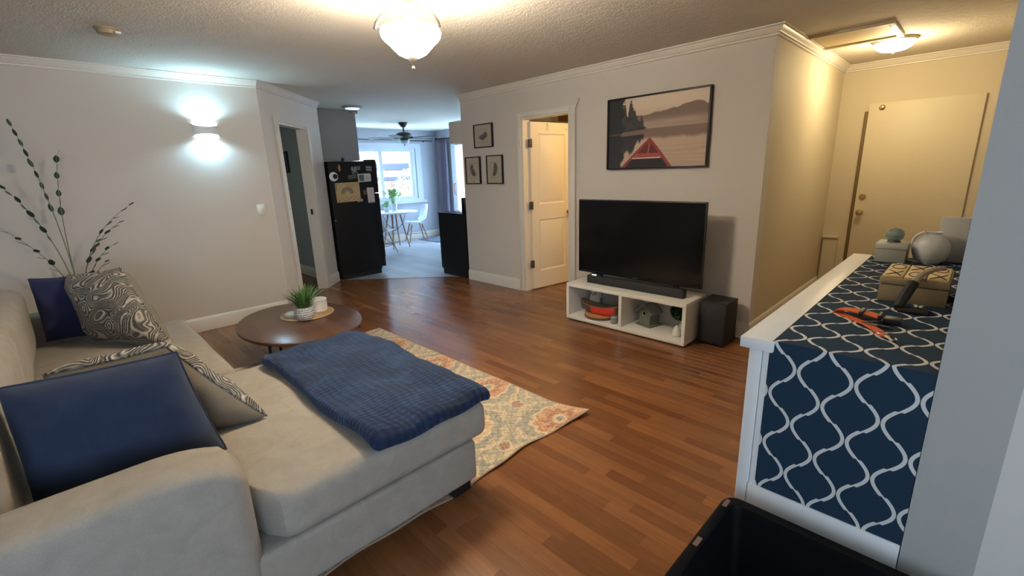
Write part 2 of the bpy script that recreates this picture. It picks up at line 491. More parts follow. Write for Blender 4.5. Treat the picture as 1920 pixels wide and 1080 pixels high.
# kitchen window wall
XW = -9.27
bm = bmesh.new()
WY0, WY1, WZ0, WZ1 = 3.9, 6.12, 0.93, 2.03
box(bm, XW-.12, XW, 2.74, WY0, 0, H); box(bm, XW-.12, XW, WY1, 6.87, 0, H)
box(bm, XW-.12, XW, WY0, WY1, 0, WZ0); box(bm, XW-.12, XW, WY0, WY1, WZ1, H)
struct('wall_kitchen_window', bm, kit_m)
YK = 6.75
SX0, SX1, SZ1 = -8.66, -6.9, 2.10
bm = bmesh.new()
box(bm, XW, SX0, YK, YK+.12, 0, H); box(bm, SX1, -4.83, YK, YK+.12, 0, H); box(bm, SX0, SX1, YK, YK+.12, SZ1, H)
struct('wall_kitchen_back', bm, kit_m)
struct('wall_kitchen_right', B(-4.93, -4.83, 4.12, YK, 0, H), kit_m)
# TV wall
DX0, DX1, DZ = -3.84, -3.14, 2.05
bm = bmesh.new()
box(bm, -4.93, DX0, 4.0, 4.12, 0, H); box(bm, DX1, -1.22, 4.0, 4.12, 0, H); box(bm, DX0, DX1, 4.0, 4.12, DZ, H)
struct('wall_back', bm, wall_m)
struct('wall_hall', B(-1.34, -1.22, 4.12, 6.42, 0, H), hall_m)
YE = 6.30
struct('wall_hall_end', B(-1.22, 0.4, YE, YE+.12, 0, H), hall_m)
struct('wall_right', B(-0.003, 0.12, 1.285, YE, 0, H), mat('grey_end_wall', rgb(170, 166, 158), 0.7, bump=(210, .25, .0015)))
struct('wall_side_room_back', B(-4.83, -1.34, 5.7, 5.8, 0, H), hall_m)
struct('wall_rear', B(-5.45, 1.9, -2.8, -2.7, 0, H), wall_m)
bm = bmesh.new()
box(bm, 1.8, 1.9, -2.7, -1.95, 0, H); box(bm, 1.8, 1.9, -0.05, 1.4, 0, H); box(bm, 1.8, 1.9, -1.95, -0.05, 0, 0.8); box(bm, 1.8, 1.9, -1.95, -0.05, 2.1, H)
struct('wall_right_rear', bm, wall_m)
struct('wall_right_front', B(0.12, 1.8, 1.285, 1.4, 0, H), wall_m)
wr = sempty('window_3', (1.8, -1.0, 0.8))
for (a, b, c, d) in ((-1.95, -1.90, .8, 2.1), (-.10, -.05, .8, 2.1), (-1.03, -.97, .8, 2.1)):
    obj('window_frame', B(1.80, 1.87, a, b, c, d), trim_m, wr)
obj('window_frame', B(1.80, 1.87, -1.95, -.05, .8, .85), trim_m, wr); obj('window_frame', B(1.80, 1.87, -1.95, -.05, 2.05, 2.1), trim_m, wr)

# mouldings
crown = [(0, H), (0.062, H), (0.062, H-.010), (0.050, H-.014), (0.046, H-.024), (0.028, H-.036), (0.022, H-.048), (0.012, H-.052), (0.012, H-.066), (0, H-.070)]
def rev(p): return list(reversed(p))
struct('trim_2', sweep([(-5.33, 1.69), (-5.33, -2.7)], crown), trim_m)
struct('trim_3', sweep([tuple(E2), tuple(A2)], [(o*.8, z) for o, z in crown]), wall_m)
# path with the room on the left: hall end -> hall corner -> along the TV wall
struct('trim_4', sweep([(0.0, YE), (-1.22, YE), (-1.22, 4.0), (-4.93, 4.0)], crown), trim_m, )
base = [(0, 0), (0.016, 0), (0.016, .118), (0.010, .130), (0.004, .140), (0, .140)]
struct('baseboard_left', sweep([(-5.33, 1.67), (-5.33, -2.7)], base), trim_m)
struct('baseboard_back_left', sweep([(DX0-.07, 4.0), (-4.93, 4.0)], base), trim_m)
struct('baseboard_back_right', sweep([(-0.003, YE), (-.06, YE)], base), trim_m)
struct('baseboard_back', sweep([(-1.22, 6.3), (-1.22, 4.0), (DX1+.10, 4.0)], base), trim_m)
struct('baseboard_corner', sweep([tuple(E2), tuple(pt(OR_+.075))], base), trim_m)
struct('baseboard_kitchen', sweep([(-8.72, YK), (XW, YK), (XW, 2.74)], base), trim_m)
struct('baseboard_side_hall', sweep([(-8.6, 2.62), (-6.42, 2.62)], [(-o, z) for o, z in base]), trim_m)

# doorway beside the TV with the open two-panel door
d1 = sempty('door_2', (DX0, 4.0, 0))
obj('door_casing', B(DX0-.062, DX0, 3.984, 4.0, 0, DZ+.055, .003), trim_m, d1)
obj('door_casing', B(DX1, DX1+.095, 3.984, 4.0, 0, DZ+.055, .003), trim_m, d1)
obj('door_casing', B(DX0, DX1, 3.984, 4.0, DZ, DZ+.055, .003), trim_m, d1)
obj('door_jamb', B(DX0, DX0+.018, 4.0, 4.12, 0, DZ), trim_m, d1)
obj('door_jamb', B(DX1-.018, DX1, 4.0, 4.12, 0, DZ), trim_m, d1)
obj('door_jamb', B(DX0+.018, DX1-.018, 4.0, 4.12, DZ-.018, DZ), trim_m, d1)
leaf = thing('interior_door', 'white two-panel door standing open in the doorway beside the TV, three metal hinges', 'door', (DX0+.030, 4.105, 0.012), R(-7.5))
# local frame: y runs along the leaf away from the hinge, +x is the face seen
LW, LH, LT = 0.665, 2.00, 0.036
def panel_leaf():
    bm = bmesh.new()
    xs = LT/2; st = .115
    zones = [(.22, .86), (1.05, LH-.13)]
    ys = [0, st, LW-st, LW]; zs = [0, zones[0][0], zones[0][1], zones[1][0], zones[1][1], LH]
    for i in range(3):
        for j in range(5):
            panel = (i == 1 and j in (1, 3))
            y0, y1, z0, z1 = ys[i], ys[i+1], zs[j], zs[j+1]
            if not panel: box(bm, -xs, xs, y0, y1, z0, z1)
    bmesh.ops.remove_doubles(bm, verts=bm.verts, dist=1e-5)
    return bm
obj('door_leaf', panel_leaf(), door_m, leaf, world=False)
for (z0, z1) in ((.22, .86), (1.05, LH-.13)):
    bm = bmesh.new(); y0, y1 = .115, LW-.115; xs = LT/2
    prof = [(0, xs-.001), (.012, xs-.009), (.022, xs-.010), (.045, xs-.003)]
    rings = []
    for o, x in prof: rings.append([bm.verts.new((x, a, b)) for a, b in ((y0+o, z0+o), (y1-o, z0+o), (y1-o, z1-o), (y0+o, z1-o))])
    for A, Bq in zip(rings[:-1], rings[1:]):
        for k in range(4): bm.faces.new((A[k], A[(k+1) % 4], Bq[(k+1) % 4], Bq[k]))
    bm.faces.new(rings[-1])
    bk = [bm.verts.new((-xs+.006, a, b)) for a, b in ((y0, z0), (y1, z0), (y1, z1), (y0, z1))]
    bm.faces.new(list(reversed(bk)))
    for k in range(4): bm.faces.new((bk[k], bk[(k+1) % 4], rings[0][(k+1) % 4], rings[0][k]))
    bmesh.ops.recalc_face_normals(bm, faces=bm.faces)
    obj('door_panel', bm, door_m, leaf, world=False, angle=20)
for z in (.32, 1.04, 1.76):
    bm = bmesh.new(); box(bm, .004, .030, -.030, .014, z-.045, z+.045, .002); tube(bm, [(.028, -.006, z-.05), (.028, -.006, z+.05)], .006)
    obj('hinge', bm, nickel_m, leaf, world=False)
bm = L([(.0, 0), (.026, 0), (.028, .006), (.012, .012), (.011, .035), (.026, .045), (.029, .058), (.022, .07), (0, .073)], seg=20)
bm.transform(Matrix.Translation((LT/2, LW-.065, .93)) @ Matrix.Rotation(PI/2, 4, 'Y')); obj('door_knob', bm, brass_m, leaf, world=False)
bm = bmesh.new(); tube(bm, [(LT/2+.002, .26, LH-.01), (LT/2+.022, .26, LH-.045), (LT/2+.004, .26, LH-.08), (LT/2+.03, .26, LH-.09)], .005)
obj('coat_hook', bm, white_m, leaf, world=False)
bm = L([(.0, 0), (.014, 0), (.014, .008), (0, .010)], seg=16)
bm.transform(Matrix.Translation((LT/2, LW-.08, LH-.07)) @ Matrix.Rotation(PI/2, 4, 'Y')); obj('door_button', bm, white_m, leaf, world=False)
# wooden shelf seen above the open door in the side room
t = thing('wall_shelf', 'small brown wooden wall box high up behind the open panel door', 'shelf', (-3.86, 5.25, 2.02))
obj('shelf_board', B(-4.20, -3.45, 5.1, 5.69, 2.10, 2.125), mat('brown_shelf_wood', rgb(120, 84, 50), 0.6), t)
obj('shelf_panel', B(-4.20, -3.45, 5.1, 5.12, 2.125, 2.30), mat('brown_shelf_wood', rgb(120, 84, 50), 0.6), t)

# thin cord on the wall between doorway and TV
tag(obj('cable', T([(-3.012, 3.993, 2.16), (-3.020, 3.993, 2.13), (-3.044, 3.975, 2.06), (-3.045, 3.975, 1.9), (-3.045, 3.975, 1.2), (-3.043, 3.975, 0.40), (-3.043, 3.975, 0.006)], .005, 6), mat('pale_cord', rgb(168, 158, 146), 0.6)),
    'thin pale cord running down the wall between the open doorway and the TV', 'cord')

# hall end door with deadbolt, knob, peephole
fd = thing('entry_door', 'plain cream slab door with knob and deadbolt at the end of the hall', 'door', (-0.52, YE-.03, 0))
obj('door_leaf', B(-.954, -.09, YE-.028, YE-.001, .01, 2.02, .002), mat('cream_door_paint', rgb(214, 203, 176), 0.5), fd)
def knob_y(prof, x, z, name, m, seg=20):
    bm = L(prof, seg=seg); bm.transform(Matrix.Translation((x, YE-.028, z)) @ Matrix.Rotation(PI/2, 4, 'X')); return obj(name, bm, m, fd)
knob_y([(0, 0), (.028, 0), (.030, .006), (.012, .012), (.011, .035), (.026, .045), (.030, .06), (.022, .073), (0, .076)], -.90, .90, 'door_knob', brass_m)
knob_y([(0, 0), (.032, 0), (.032, .010), (.024, .018), (.012, .018), (.010, .012), (0, .012)], -.895, 1.07, 'deadbolt', brass_m)
knob_y([(0, 0), (.026, 0), (.026, .008), (.014, .020), (0, .022)], -.845, 1.975, 'peephole', brass_m)
struct('door_shade_strip', B(-.988, -.956, YE-.016, YE-.001, 0, 1.95, .002), mat('painted_door_shade', rgb(112, 92, 60), 0.7))  # dark strip painted in for the shade along the door's left edge
bm = bmesh.new(); box(bm, -1.20, -1.062, YE-.045, YE-.001, 0, .60); box(bm, -1.205, -1.062, YE-.06, YE-.001, .60, .622, .003)
struct('trim_6', bm, hall_m)

# attic hatch on the hall ceiling
ht = thing('attic_hatch', 'rectangular attic hatch with raised trim on the hall ceiling', 'hatch', (-.91, 4.83, H))
hm = mat('hatch_panel_paint', rgb(190, 170, 134), 0.7)
obj('hatch_panel', B(-1.15, -.66, 4.60, 5.09, H-.008, H-.0005), hm, ht)
obj('trim_board', B(-1.158, -.62, 4.56, 4.60, H-.022, H-.0005, .002), hall_m, ht); obj('trim_board', B(-1.158, -.62, 5.09, 5.13, H-.022, H-.0005, .002), hall_m, ht)
obj('trim_board', B(-.66, -.62, 4.60, 5.09, H-.022, H-.0005, .002), trim_m, ht)

# ================================================================== KITCHEN OPENINGS
k1 = sempty('window_1', (XW, 5.0, WZ0))
wf = mat('white_vinyl_frame', rgb(214, 222, 232), 0.4)
for nm, (y0, y1, z0, z1), (a, b) in (
    ('window_casing', (WY1, WY1+.14, WZ0-.1, WZ1+.12), (0, .02)), ('window_casing', (WY0-.1, WY1, WZ1, WZ1+.12), (0, .02)),
    ('window_sill', (WY0-.1, WY1+.2, WZ0-.10, WZ0-.05), (0, .06)), ('window_casing', (WY0-.1, WY1, WZ0-.05, WZ0), (0, .02)),
    ('window_frame', (WY1-.09, WY1, WZ0, WZ1), (-.08, -.01)), ('window_frame', (WY0, WY1-.09, WZ0, WZ0+.06), (-.08, -.01)),
    ('window_frame', (WY0, WY1-.09, WZ1-.06, WZ1), (-.08, -.01)), ('mullion', (5.19, 5.27, WZ0+.06, WZ1-.06), (-.08, -.005)),
    ('window_sash', (5.98, 6.03, WZ0+.06, WZ1-.06), (-.07, -.02))):
    obj(nm, B(XW+a, XW+b, y0, y1, z0, z1), wf, k1)
obj('pane', B(XW-.05, XW-.044, WY0, 5.19, WZ0+.06, WZ1-.06), glass_m, k1); obj('pane', B(XW-.05, XW-.044, 5.27, 5.98, WZ0+.06, WZ1-.06), glass_m, k1)
k2 = sempty('door_3', (SX0, YK, 0))
for nm, (x0, x1, z0, z1) in (('door_frame', (SX0-.07, SX0+.01, 0, SZ1+.07)), ('door_frame', (SX0+.01, SX1, SZ1-.02, SZ1+.07)), ('door_stile', (SX0+.01, SX0+.085, .1, SZ1-.02)),
    ('door_stile', (-7.82, -7.74, .1, SZ1-.02)), ('door_rail', (SX0+.01, SX1, 0, .1))):
    obj(nm, B(x0, x1, YK-.02, YK+.08, z0, z1), wf, k2)
obj('pane', B(SX0+.085, -7.82, YK+.03, YK+.036, .1, SZ1-.02), glass_m, k2); obj('pane', B(-7.74, SX1, YK+.03, YK+.036, .1, SZ1-.02), glass_m, k2)
obj('door_handle', T([(-8.615, YK-.02, .98), (-8.615, YK-.065, 1.0), (-8.615, YK-.065, 1.22), (-8.615, YK-.02, 1.24)], .011), mat('copper_handle', rgb(150, 96, 80), .4, .3), k2)

# outside: fence of boards, shrubs, neighbour's siding, ground
gm = mat('patio_ground', rgb(150, 150, 145), 0.9, noise=(3, .2))
struct('trim_7', B(-16, -9.6, -2, 16, -.3, -.05), gm); struct('trim_8', B(-9.6, 0, 7.0, 16, -.3, -.05), gm)
fence = thing('board_fence', 'brown wooden board fence seen through the kitchen window', 'fence', (-12.6, 6, -.05))
fm = mat('brown_fence_wood', rgb(150, 118, 98), 0.8, noise=(9, .25)); fm2 = mat('dark_rail_wood', rgb(74, 76, 84), 0.8)
y = 3.0
while y < 12:
    obj('fence_board', B(-12.62, -12.60, y, y+.135, -.05, 2.9+random.uniform(-.01, .01)), fm, fence); y += .142
obj('fence_rail', B(-12.60, -12.54, 3.0, 12, 1.62, 1.80), fm2, fence); obj('fence_rail', B(-12.60, -12.54, 3.0, 12, 1.32, 1.42), fm2, fence)
def leaf_ball(cx, cy, cz, rx, ry, rz, n, sz, seed):
    bm = bmesh.new(); rr = random.Random(seed)
    for i in range(n):
        a, b = rr.uniform(0, 2*PI), math.acos(rr.uniform(-1, 1)); q = rr.uniform(.45, 1)**.5
        p = Vector((cx+rx*q*math.sin(b)*math.cos(a), cy+ry*q*math.sin(b)*math.sin(a), cz+rz*q*math.cos(b)))
        d = Vector((rr.uniform(-1, 1), rr.uniform(-1, 1), rr.uniform(-1, 1))).normalized(); e = d.cross(Vector((rr.random(), rr.random(), 1))).normalized()
        s = sz*rr.uniform(.6, 1.2)
        vs = [bm.verts.new(p+v) for v in (-d*s, e*s*.45, d*s, -e*s*.45)]; bm.faces.new(vs)
    return bm
shrub_ms = [mat('shrub_leaves_pale', rgb(196, 206, 184), 0.6), mat('shrub_leaves_green', rgb(150, 172, 136), 0.6)]
for i, (yy, zz, hh, nm) in enumerate(((6.3, .65, .75, 'rounded pale green shrub outside the kitchen window, nearest the window frame'), (7.4, .8, .85, 'tall leafy green shrub outside the kitchen window, in front of the fence middle'), (8.5, .7, .75, 'pale leafy shrub outside the kitchen window, toward the patio side'))):
    s = thing('garden_shrub', nm, 'shrub', (-11.7, yy, -.05), group='shrubs in front of the fence')
    o = obj('foliage', leaf_ball(-11.7, yy, zz, .55, .52, hh, 900, .06, i), shrub_ms[i % 2], s); o['kind'] = 'stuff'
    obj('stem', T([(-11.7, yy, -.05), (-11.7, yy, .5)], .03, 6), fm2, s)
sid = thing('neighbour_siding_wall', 'tan lapped siding wall outside the patio door', 'wall', (-9, 9.6, -.05))
sm_ = mat('tan_siding', rgb(206, 178, 152), 0.7, noise=(5, .08))
for k in range(22):
    z = -.05+k*.145
    bm = bmesh.new(); vs = [bm.verts.new(p) for p in ((-14, 9.60, z), (-4, 9.60, z), (-4, 9.625, z+.145), (-14, 9.625, z+.145), (-14, 9.66, z), (-4, 9.66, z), (-4, 9.66, z+.145), (-14, 9.66, z+.145))]
    for f in ((0, 1, 2, 3), (5, 4, 7, 6), (0, 4, 5, 1), (3, 2, 6, 7), (0, 3, 7, 4), (1, 5, 6, 2)): bm.faces.new([vs[i] for i in f])
    bmesh.ops.recalc_face_normals(bm, faces=bm.faces)
    obj('siding_board', bm, sm_, sid)

# curtain rods and curtain
rodm = bronze_m
t = thing('curtain_rod', 'dark curtain rod above the kitchen window', 'curtain rod', (XW+.09, 5, 2.20))
obj('rod', T([(XW+.09, 3.2, 2.205), (XW+.09, 6.55, 2.205)], .011), rodm, t)
for yy in (3.4, 6.35): obj('bracket', T([(XW+.002, yy, 2.19), (XW+.09, yy, 2.205)], .008, 6), rodm, t)
t = thing('curtain_rod', 'dark curtain rod above the patio door with the grey curtain', 'curtain rod', (-8, YK-.09, 2.24))
obj('rod', T([(-9.15, YK-.09, 2.245), (-6.6, YK-.09, 2.245)], .011), rodm, t)
obj('finial', L([(0, -.03), (.022, -.02), (.028, 0), (.022, .02), (0, .03)], (-9.16, YK-.09, 2.245), 12), rodm, t)
for xx in (-9.0, -6.9): obj('bracket', T([(xx, YK-.002, 2.23), (xx, YK-.09, 2.245)], .008, 6), rodm, t)
cu = thing('curtain', 'grey mauve pleated curtain gathered beside the patio door', 'curtain', (-8.95, YK-.1, 0))
def cur(u, v):
    x = -9.2+.42*u+.012*np.sin(u*40)*v; y = YK-.10+.035*np.sin(u*2*PI*7)*(1-.25*v)+.012*np.sin(u*31+v*3)
    return x, y, .06+(2.235-.06)*v
o = grid_mesh('curtain_cloth', cur, 120, 30, mat('mauve_curtain', rgb(128, 122, 138), 0.8), cu)
md = o.modifiers.new('s', 'SOLIDIFY'); md.thickness = .003
for k in range(6): obj('curtain_ring', T([(-9.17+k*.072, YK-.09+.017*math.cos(a*PI/5), 2.243+.017*math.sin(a*PI/5)) for a in range(10)], .003, 5, closed=True), rodm, cu)

# kitchen ceiling fan
F = Vector((-7.95, 5.03, H))
fan = thing('ceiling_fan', 'dark ceiling fan with five blades hanging in the kitchen', 'ceiling fan', F)
obj('canopy', L([(.0, 0), (.085, 0), (.085, -.02), (.05, -.075), (.022, -.09), (0, -.09)], F, 24), bronze_m, fan)
obj('downrod', T([F+Vector((0, 0, -.08)), F+Vector((0, 0, -.20))], .014), bronze_m, fan)
obj('motor_housing', L([(0, -.17), (.08, -.175), (.14, -.20), (.15, -.235), (.12, -.275), (.07, -.30), (0, -.30)], F, 32), bronze_m, fan)
for k in range(5):
    a = R(20+72*k); d = Vector((math.cos(a), math.sin(a), 0)); s = Vector((-d.y, d.x, 0.10))
    bm = bmesh.new(); c = F+Vector((0, 0, -.285))
    ring = []
    for (q, wd) in ((.16, .055), (.25, .062), (.45, .072), (.62, .074), (.66, .055)):
        ring.append([bm.verts.new(c+d*q+s*wd*e+Vector((0, 0, h))) for e, h in ((-1, 0), (1, 0), (1, .008), (-1, .008))])
    for A, Bq in zip(ring[:-1], ring[1:]):
        for j in range(4): bm.faces.new((A[j], A[(j+1) % 4], Bq[(j+1) % 4], Bq[j]))
    bm.faces.new(ring[0]); bm.faces.new(ring[-1]); bmesh.ops.recalc_face_normals(bm, faces=bm.faces)
    bl = obj('blade', bm, mat('fan_blade_wood', rgb(50, 46, 48), .6), fan)
    obj('blade_arm', T([c+d*.09, c+d*.2+Vector((0, 0, .012))], .012, 6), bronze_m, bl)
obj('light_kit', L([(0, -.30), (.07, -.30), (.085, -.315), (.05, -.325), (0, -.325)], F, 24), bronze_m, fan)
obj('glass_bowl', L([(.10, -.325), (.098, -.345), (.07, -.385), (.03, -.40), (0, -.402)], F, 24), mat('fan_bowl_glass', rgb(170, 178, 186), .4), fan)
obj('finial', L([(0, -.40), (.014, -.402), (.012, -.42), (0, -.43)], F, 12), bronze_m, fan)

# flat round ceiling lights / detector
t = thing('ceiling_light', 'flat round white ceiling light above the fridge end of the kitchen', 'ceiling light', (-6.5, 3.3, H))
obj('housing', L([(0, 0), (.14, 0), (.14, -.014), (.115, -.024), (0, -.024)], (-6.5, 3.3, H), 32), mat('grey_light_ring', rgb(150, 148, 150), .5), t)
obj('diffuser', L([(0, -.024), (.10, -.024), (.09, -.036), (0, -.040)], (-6.5, 3.3, H), 32), mat('cool_lit_diffuser', (.9, .95, 1), .4, emit=((.85, .95, 1), 0.30)), t)
t = thing('smoke_detector', 'beige smoke detector on the ceiling at the left edge', 'smoke detector', (-4.10, .47, H))
obj('base', L([(0, 0), (.068, 0), (.068, -.012), (0, -.012)], (-4.10, .47, H), 28), mat('aged_plastic', rgb(160, 142, 110), .5), t)
obj('cover', L([(0, -.012), (.06, -.012), (.055, -.034), (.03, -.040), (0, -.040)], (-4.10, .47, H), 28), mat('aged_plastic', rgb(160, 142, 110), .5), t)
obj('test_button', B(-4.062, -4.035, .50, .53, H-.034, H-.022, .003), mat('white_button', (.8, .8, .8), .4), t)

# cabinet over the fridge
t = thing('wall_cabinet', 'grey cabinet block above the black refrigerator', 'cabinet', (-7.0, 2.75, 1.74))
obj('cabinet_body', B(-7.35, -6.86, 2.742, 3.50, 1.70, H-.002), mat('grey_cabinet_paint', rgb(150, 148, 146), .6), t)
obj('cabinet_door', B(-7.345, -6.865, 3.50, 3.52, 1.71, H-.01, .003), mat('grey_cabinet_paint', rgb(150, 148, 146), .6), t)
obj('cornice', B(-7.36, -6.835, 3.47, 3.55, H-.05, H-.003, .004), mat('grey_cabinet_paint', rgb(150, 148, 146), .6), t)
t = thing('wall_cabinet', 'small beige cabinet hanging above the black stove', 'cabinet', (-5.1, 4.3, 1.85))
obj('cabinet_body', B(-5.19, -4.935, 4.0, 4.80, 1.85, 2.13, .003), wall_m, t)
obj('cabinet_door', B(-5.21, -5.19, 4.01, 4.79, 1.86, 2.12, .002), wall_m, t)

# refrigerator, its side faces the camera
FX = -6.36; FY0, FY1 = 2.775, 3.44
fr = thing('refrigerator', 'black refrigerator whose side is covered with papers and magnets', 'refrigerator', (-6.7, 3.1, 0))
obj('cabinet_shell', B(-7.08, FX, FY0, FY1, .07, 1.675, .008), fridge_m, fr)
obj('base_grille', B(-7.06, FX-.02, FY0+.03, FY1-.01, .0, .07), black_m, fr)
obj('freezer_door', B(-7.08, FX, FY1+.006, FY1+.07, 1.22, 1.675, .01), fridge_m, fr)
obj('fridge_door', B(-7.08, FX, FY1+.006, FY1+.07, .10, 1.21, .01), fridge_m, fr)
obj('hinge_cover', B(FX-.10, FX+.002, FY1-.08, FY1+.06, 1.675, 1.695, .004), black_m, fr)
obj('side_bracket', B(FX, FX+.008, FY0+.005, FY0+.022, .86, .875), chrome_m, fr)
obj('door_bracket', B(FX, FX+.006, FY1+.015, FY1+.055, 1.20, 1.215), chrome_m, fr)
bm = L([(0, 0), (.02, .0), (.022, .03), (.01, .05), (0, .055)], (-6.44, 3.04, 1.675), 12); tag(obj('small_figurine', bm, black_m), 'tiny black knob-like ornament on top of the refrigerator', 'ornament')
S = FX+.0012
def fr_paper(name, label, cat, y0, y1, z0, z1, colfn, tilt=0, nu=30, nv=30, group=None, th=.0012):
    yc, zc = (y0+y1)/2, (z0+z1)/2
    def fn(u, v):
        a = (u-.5)*(y1-y0); b = (v-.5)*(z1-z0); c_, s_ = math.cos(tilt), math.sin(tilt)
        return np.full_like(u, S+.0006)+.003*np.sin(u*5+v*4)**2, yc+a*c_-b*s_, zc+a*s_+b*c_
    o = grid_mesh(name, fn, nu, nv, print_m, None, colfn)
    md = o.modifiers.new('s', 'SOLIDIFY'); md.thickness = th; md.offset = 1
    tag(o, label, cat, group); return o
print_m = print_mat('printed_paper', 0.7)
def one(u, c): return tuple(np.full_like(u, x) for x in c)
def rainbow(u, v):
    c = one(u, (.74, .64, .46)); n = fbm(u*8, v*6, 3)
    c = tuple(x*(.9+.2*n) for x in c)
    r = np.hypot((u-.47)*1.32, v-.44)
    for r0, r1, col in ((.12, .17, (.62, .55, .42)), (.17, .22, (.46, .44, .34)), (.22, .27, (.62, .50, .34)), (.27, .33, (.42, .44, .38))):
        m = (sm(r0-.006, r0+.006, r)*(1-sm(r1-.006, r1+.006, r))*(v > .44)); c = lerp(c, col, m)
    sp = (np.sin(u*34)*np.sin(v*30+2) > .55)*(v < .26)*.55; c = lerp(c, (.45, .38, .26), sp)
    ed = (u < .07)*(v > .6)*.5; return lerp(c, (.4, .36, .25), ed)
fr_paper('rainbow_drawing', 'tan paper with a drawn rainbow on the refrigerator side', 'drawing', 2.842, 3.205, 1.115, 1.385, rainbow, 0.02, 60, 44)
def note(u, v):
    c = one(u, (.80, .76, .74)); ln = (np.sin(v*62) > .5)*(v < .8)*(u > .12)*(u < .85)*.16
    c = lerp(c, (.4, .4, .42), ln); return lerp(c, (.45, .47, .52), (v < .10)*.7)
fr_paper('paper_note', 'tall white note sheet on the refrigerator side, right of the rainbow drawing', 'note', 3.315, 3.425, 1.075, 1.30, note, 0.01)
def photo(u, v):
    c = one(u, (.78, .76, .72)); m = (u > .08)*(u < .48)*(v > .12)*(v < .88); n = fbm(u*9, v*7, 5)
    c = lerp(c, (.22, .24, .25), m*(.5+.5*n)); return lerp(c, (.6, .62, .62), (u > .6)*(u < .8)*(v > .25)*(v < .7)*.3)
fr_paper('photo_card', 'black and white photo card above the note on the refrigerator side', 'photo', 3.195, 3.40, 1.385, 1.50, photo, 0.03)
def snap(seed):
    def f(u, v):
        n = fbm(u*5, v*5, seed); c = lerp((.62, .60, .58), (.22, .23, .24), sm(.35, .6, n)); return c
    return f
fr_paper('photo_magnet', 'small grey snapshot near the top of the refrigerator side, middle one', 'magnet', 3.11, 3.20, 1.50, 1.60, snap(9), .05)
fr_paper('photo_magnet', 'small striped snapshot at the top right of the refrigerator side', 'magnet', 3.335, 3.425, 1.53, 1.61, lambda u, v: lerp((.60, .60, .60), (.2, .22, .24), (np.sin(v*14+u*2) > .1)*.8), .0)
fr_paper('photo_magnet', 'tiny pale corner snapshot beside the middle snapshot on the refrigerator', 'magnet', 3.20, 3.245, 1.555, 1.61, snap(4), -.1)
fr_paper('paper_scrap', 'dark grey folded scrap under the middle snapshot on the refrigerator', 'note', 3.05, 3.175, 1.43, 1.49, lambda u, v: one(u, (.33, .36, .35)), .12)
fr_paper('paper_scrap', 'small reddish magnet scrap left of the white note on the refrigerator', 'note', 3.255, 3.305, 1.20, 1.27, lambda u, v: one(u, (.40, .27, .25)), .0)
fr_paper('paper_scrap', 'pale torn strip under the right corner of the rainbow drawing', 'note', 3.15, 3.235, 1.105, 1.145, lambda u, v: one(u, (.66, .62, .56)), .06)
def disc_x(r, th, y, z, x=FX):
    bm = L([(0, 0), (r, 0), (r, th*.6), (r*.9, th), (0, th)], seg=28); bm.transform(Matrix.Translation((x, y, z)) @ Matrix.Rotation(PI/2, 4, 'Y')); return bm
t = thing('round_magnet', 'round white magnet with a dark centre on the refrigerator side', 'magnet', (FX, 2.84, 1.47))
obj('disc', disc_x(.062, .008, 2.84, 1.47), mat('white_enamel', (.72, .74, .76), .4), t); obj('dark_centre', disc_x(.034, .003, 2.86, 1.472, FX+.008), black_m, t)
bm = disc_x(.03, .006, 2.935, 1.585); bm.transform(Matrix.Translation((0, 2.935, 1.585)) @ Matrix.Diagonal((1, .55, 1.5, 1)) @ Matrix.Translation((0, -2.935, -1.585)))
tag(obj('oval_magnet', bm, mat('amber_enamel', rgb(190, 120, 60), .4)), 'small amber oval magnet near the top left of the refrigerator side', 'magnet')

# stove, side towards the camera
st = thing('stove', 'black freestanding stove at the kitchen entrance, side on', 'stove', (-5.26, 4.4, 0))
bm = prism([(-5.545, .0), (-4.97, .0), (-4.97, .895), (-5.585, .895), (-5.585, .10), (-5.545, .07)], 4.005, 4.76, 'y'); obj('stove_body', bm, fridge_m, st)
obj('cooktop', B(-5.60, -4.975, 4.002, 4.765, .895, .912, .004), blackgloss_m, st)
obj('back_panel', B(-5.035, -4.94, 4.003, 4.76, .912, 1.13, .01), blackgloss_m, st)
obj('oven_door', B(-5.61, -5.587, 4.02, 4.75, .25, .86, .004), blackgloss_m, st); obj('drawer', B(-5.605, -5.587, 4.02, 4.75, .09, .24, .004), blackgloss_m, st)
obj('handle', T([(-5.61, 4.08, .80), (-5.64, 4.08, .80), (-5.64, 4.69, .80), (-5.61, 4.69, .80)], .010), chrome_m, st)
for y in (4.15, 4.30, 4.46, 4.62): obj('knob', T([(-5.035, y, 1.03), (-5.06, y, 1.03)], .02, 14), black_m, st)

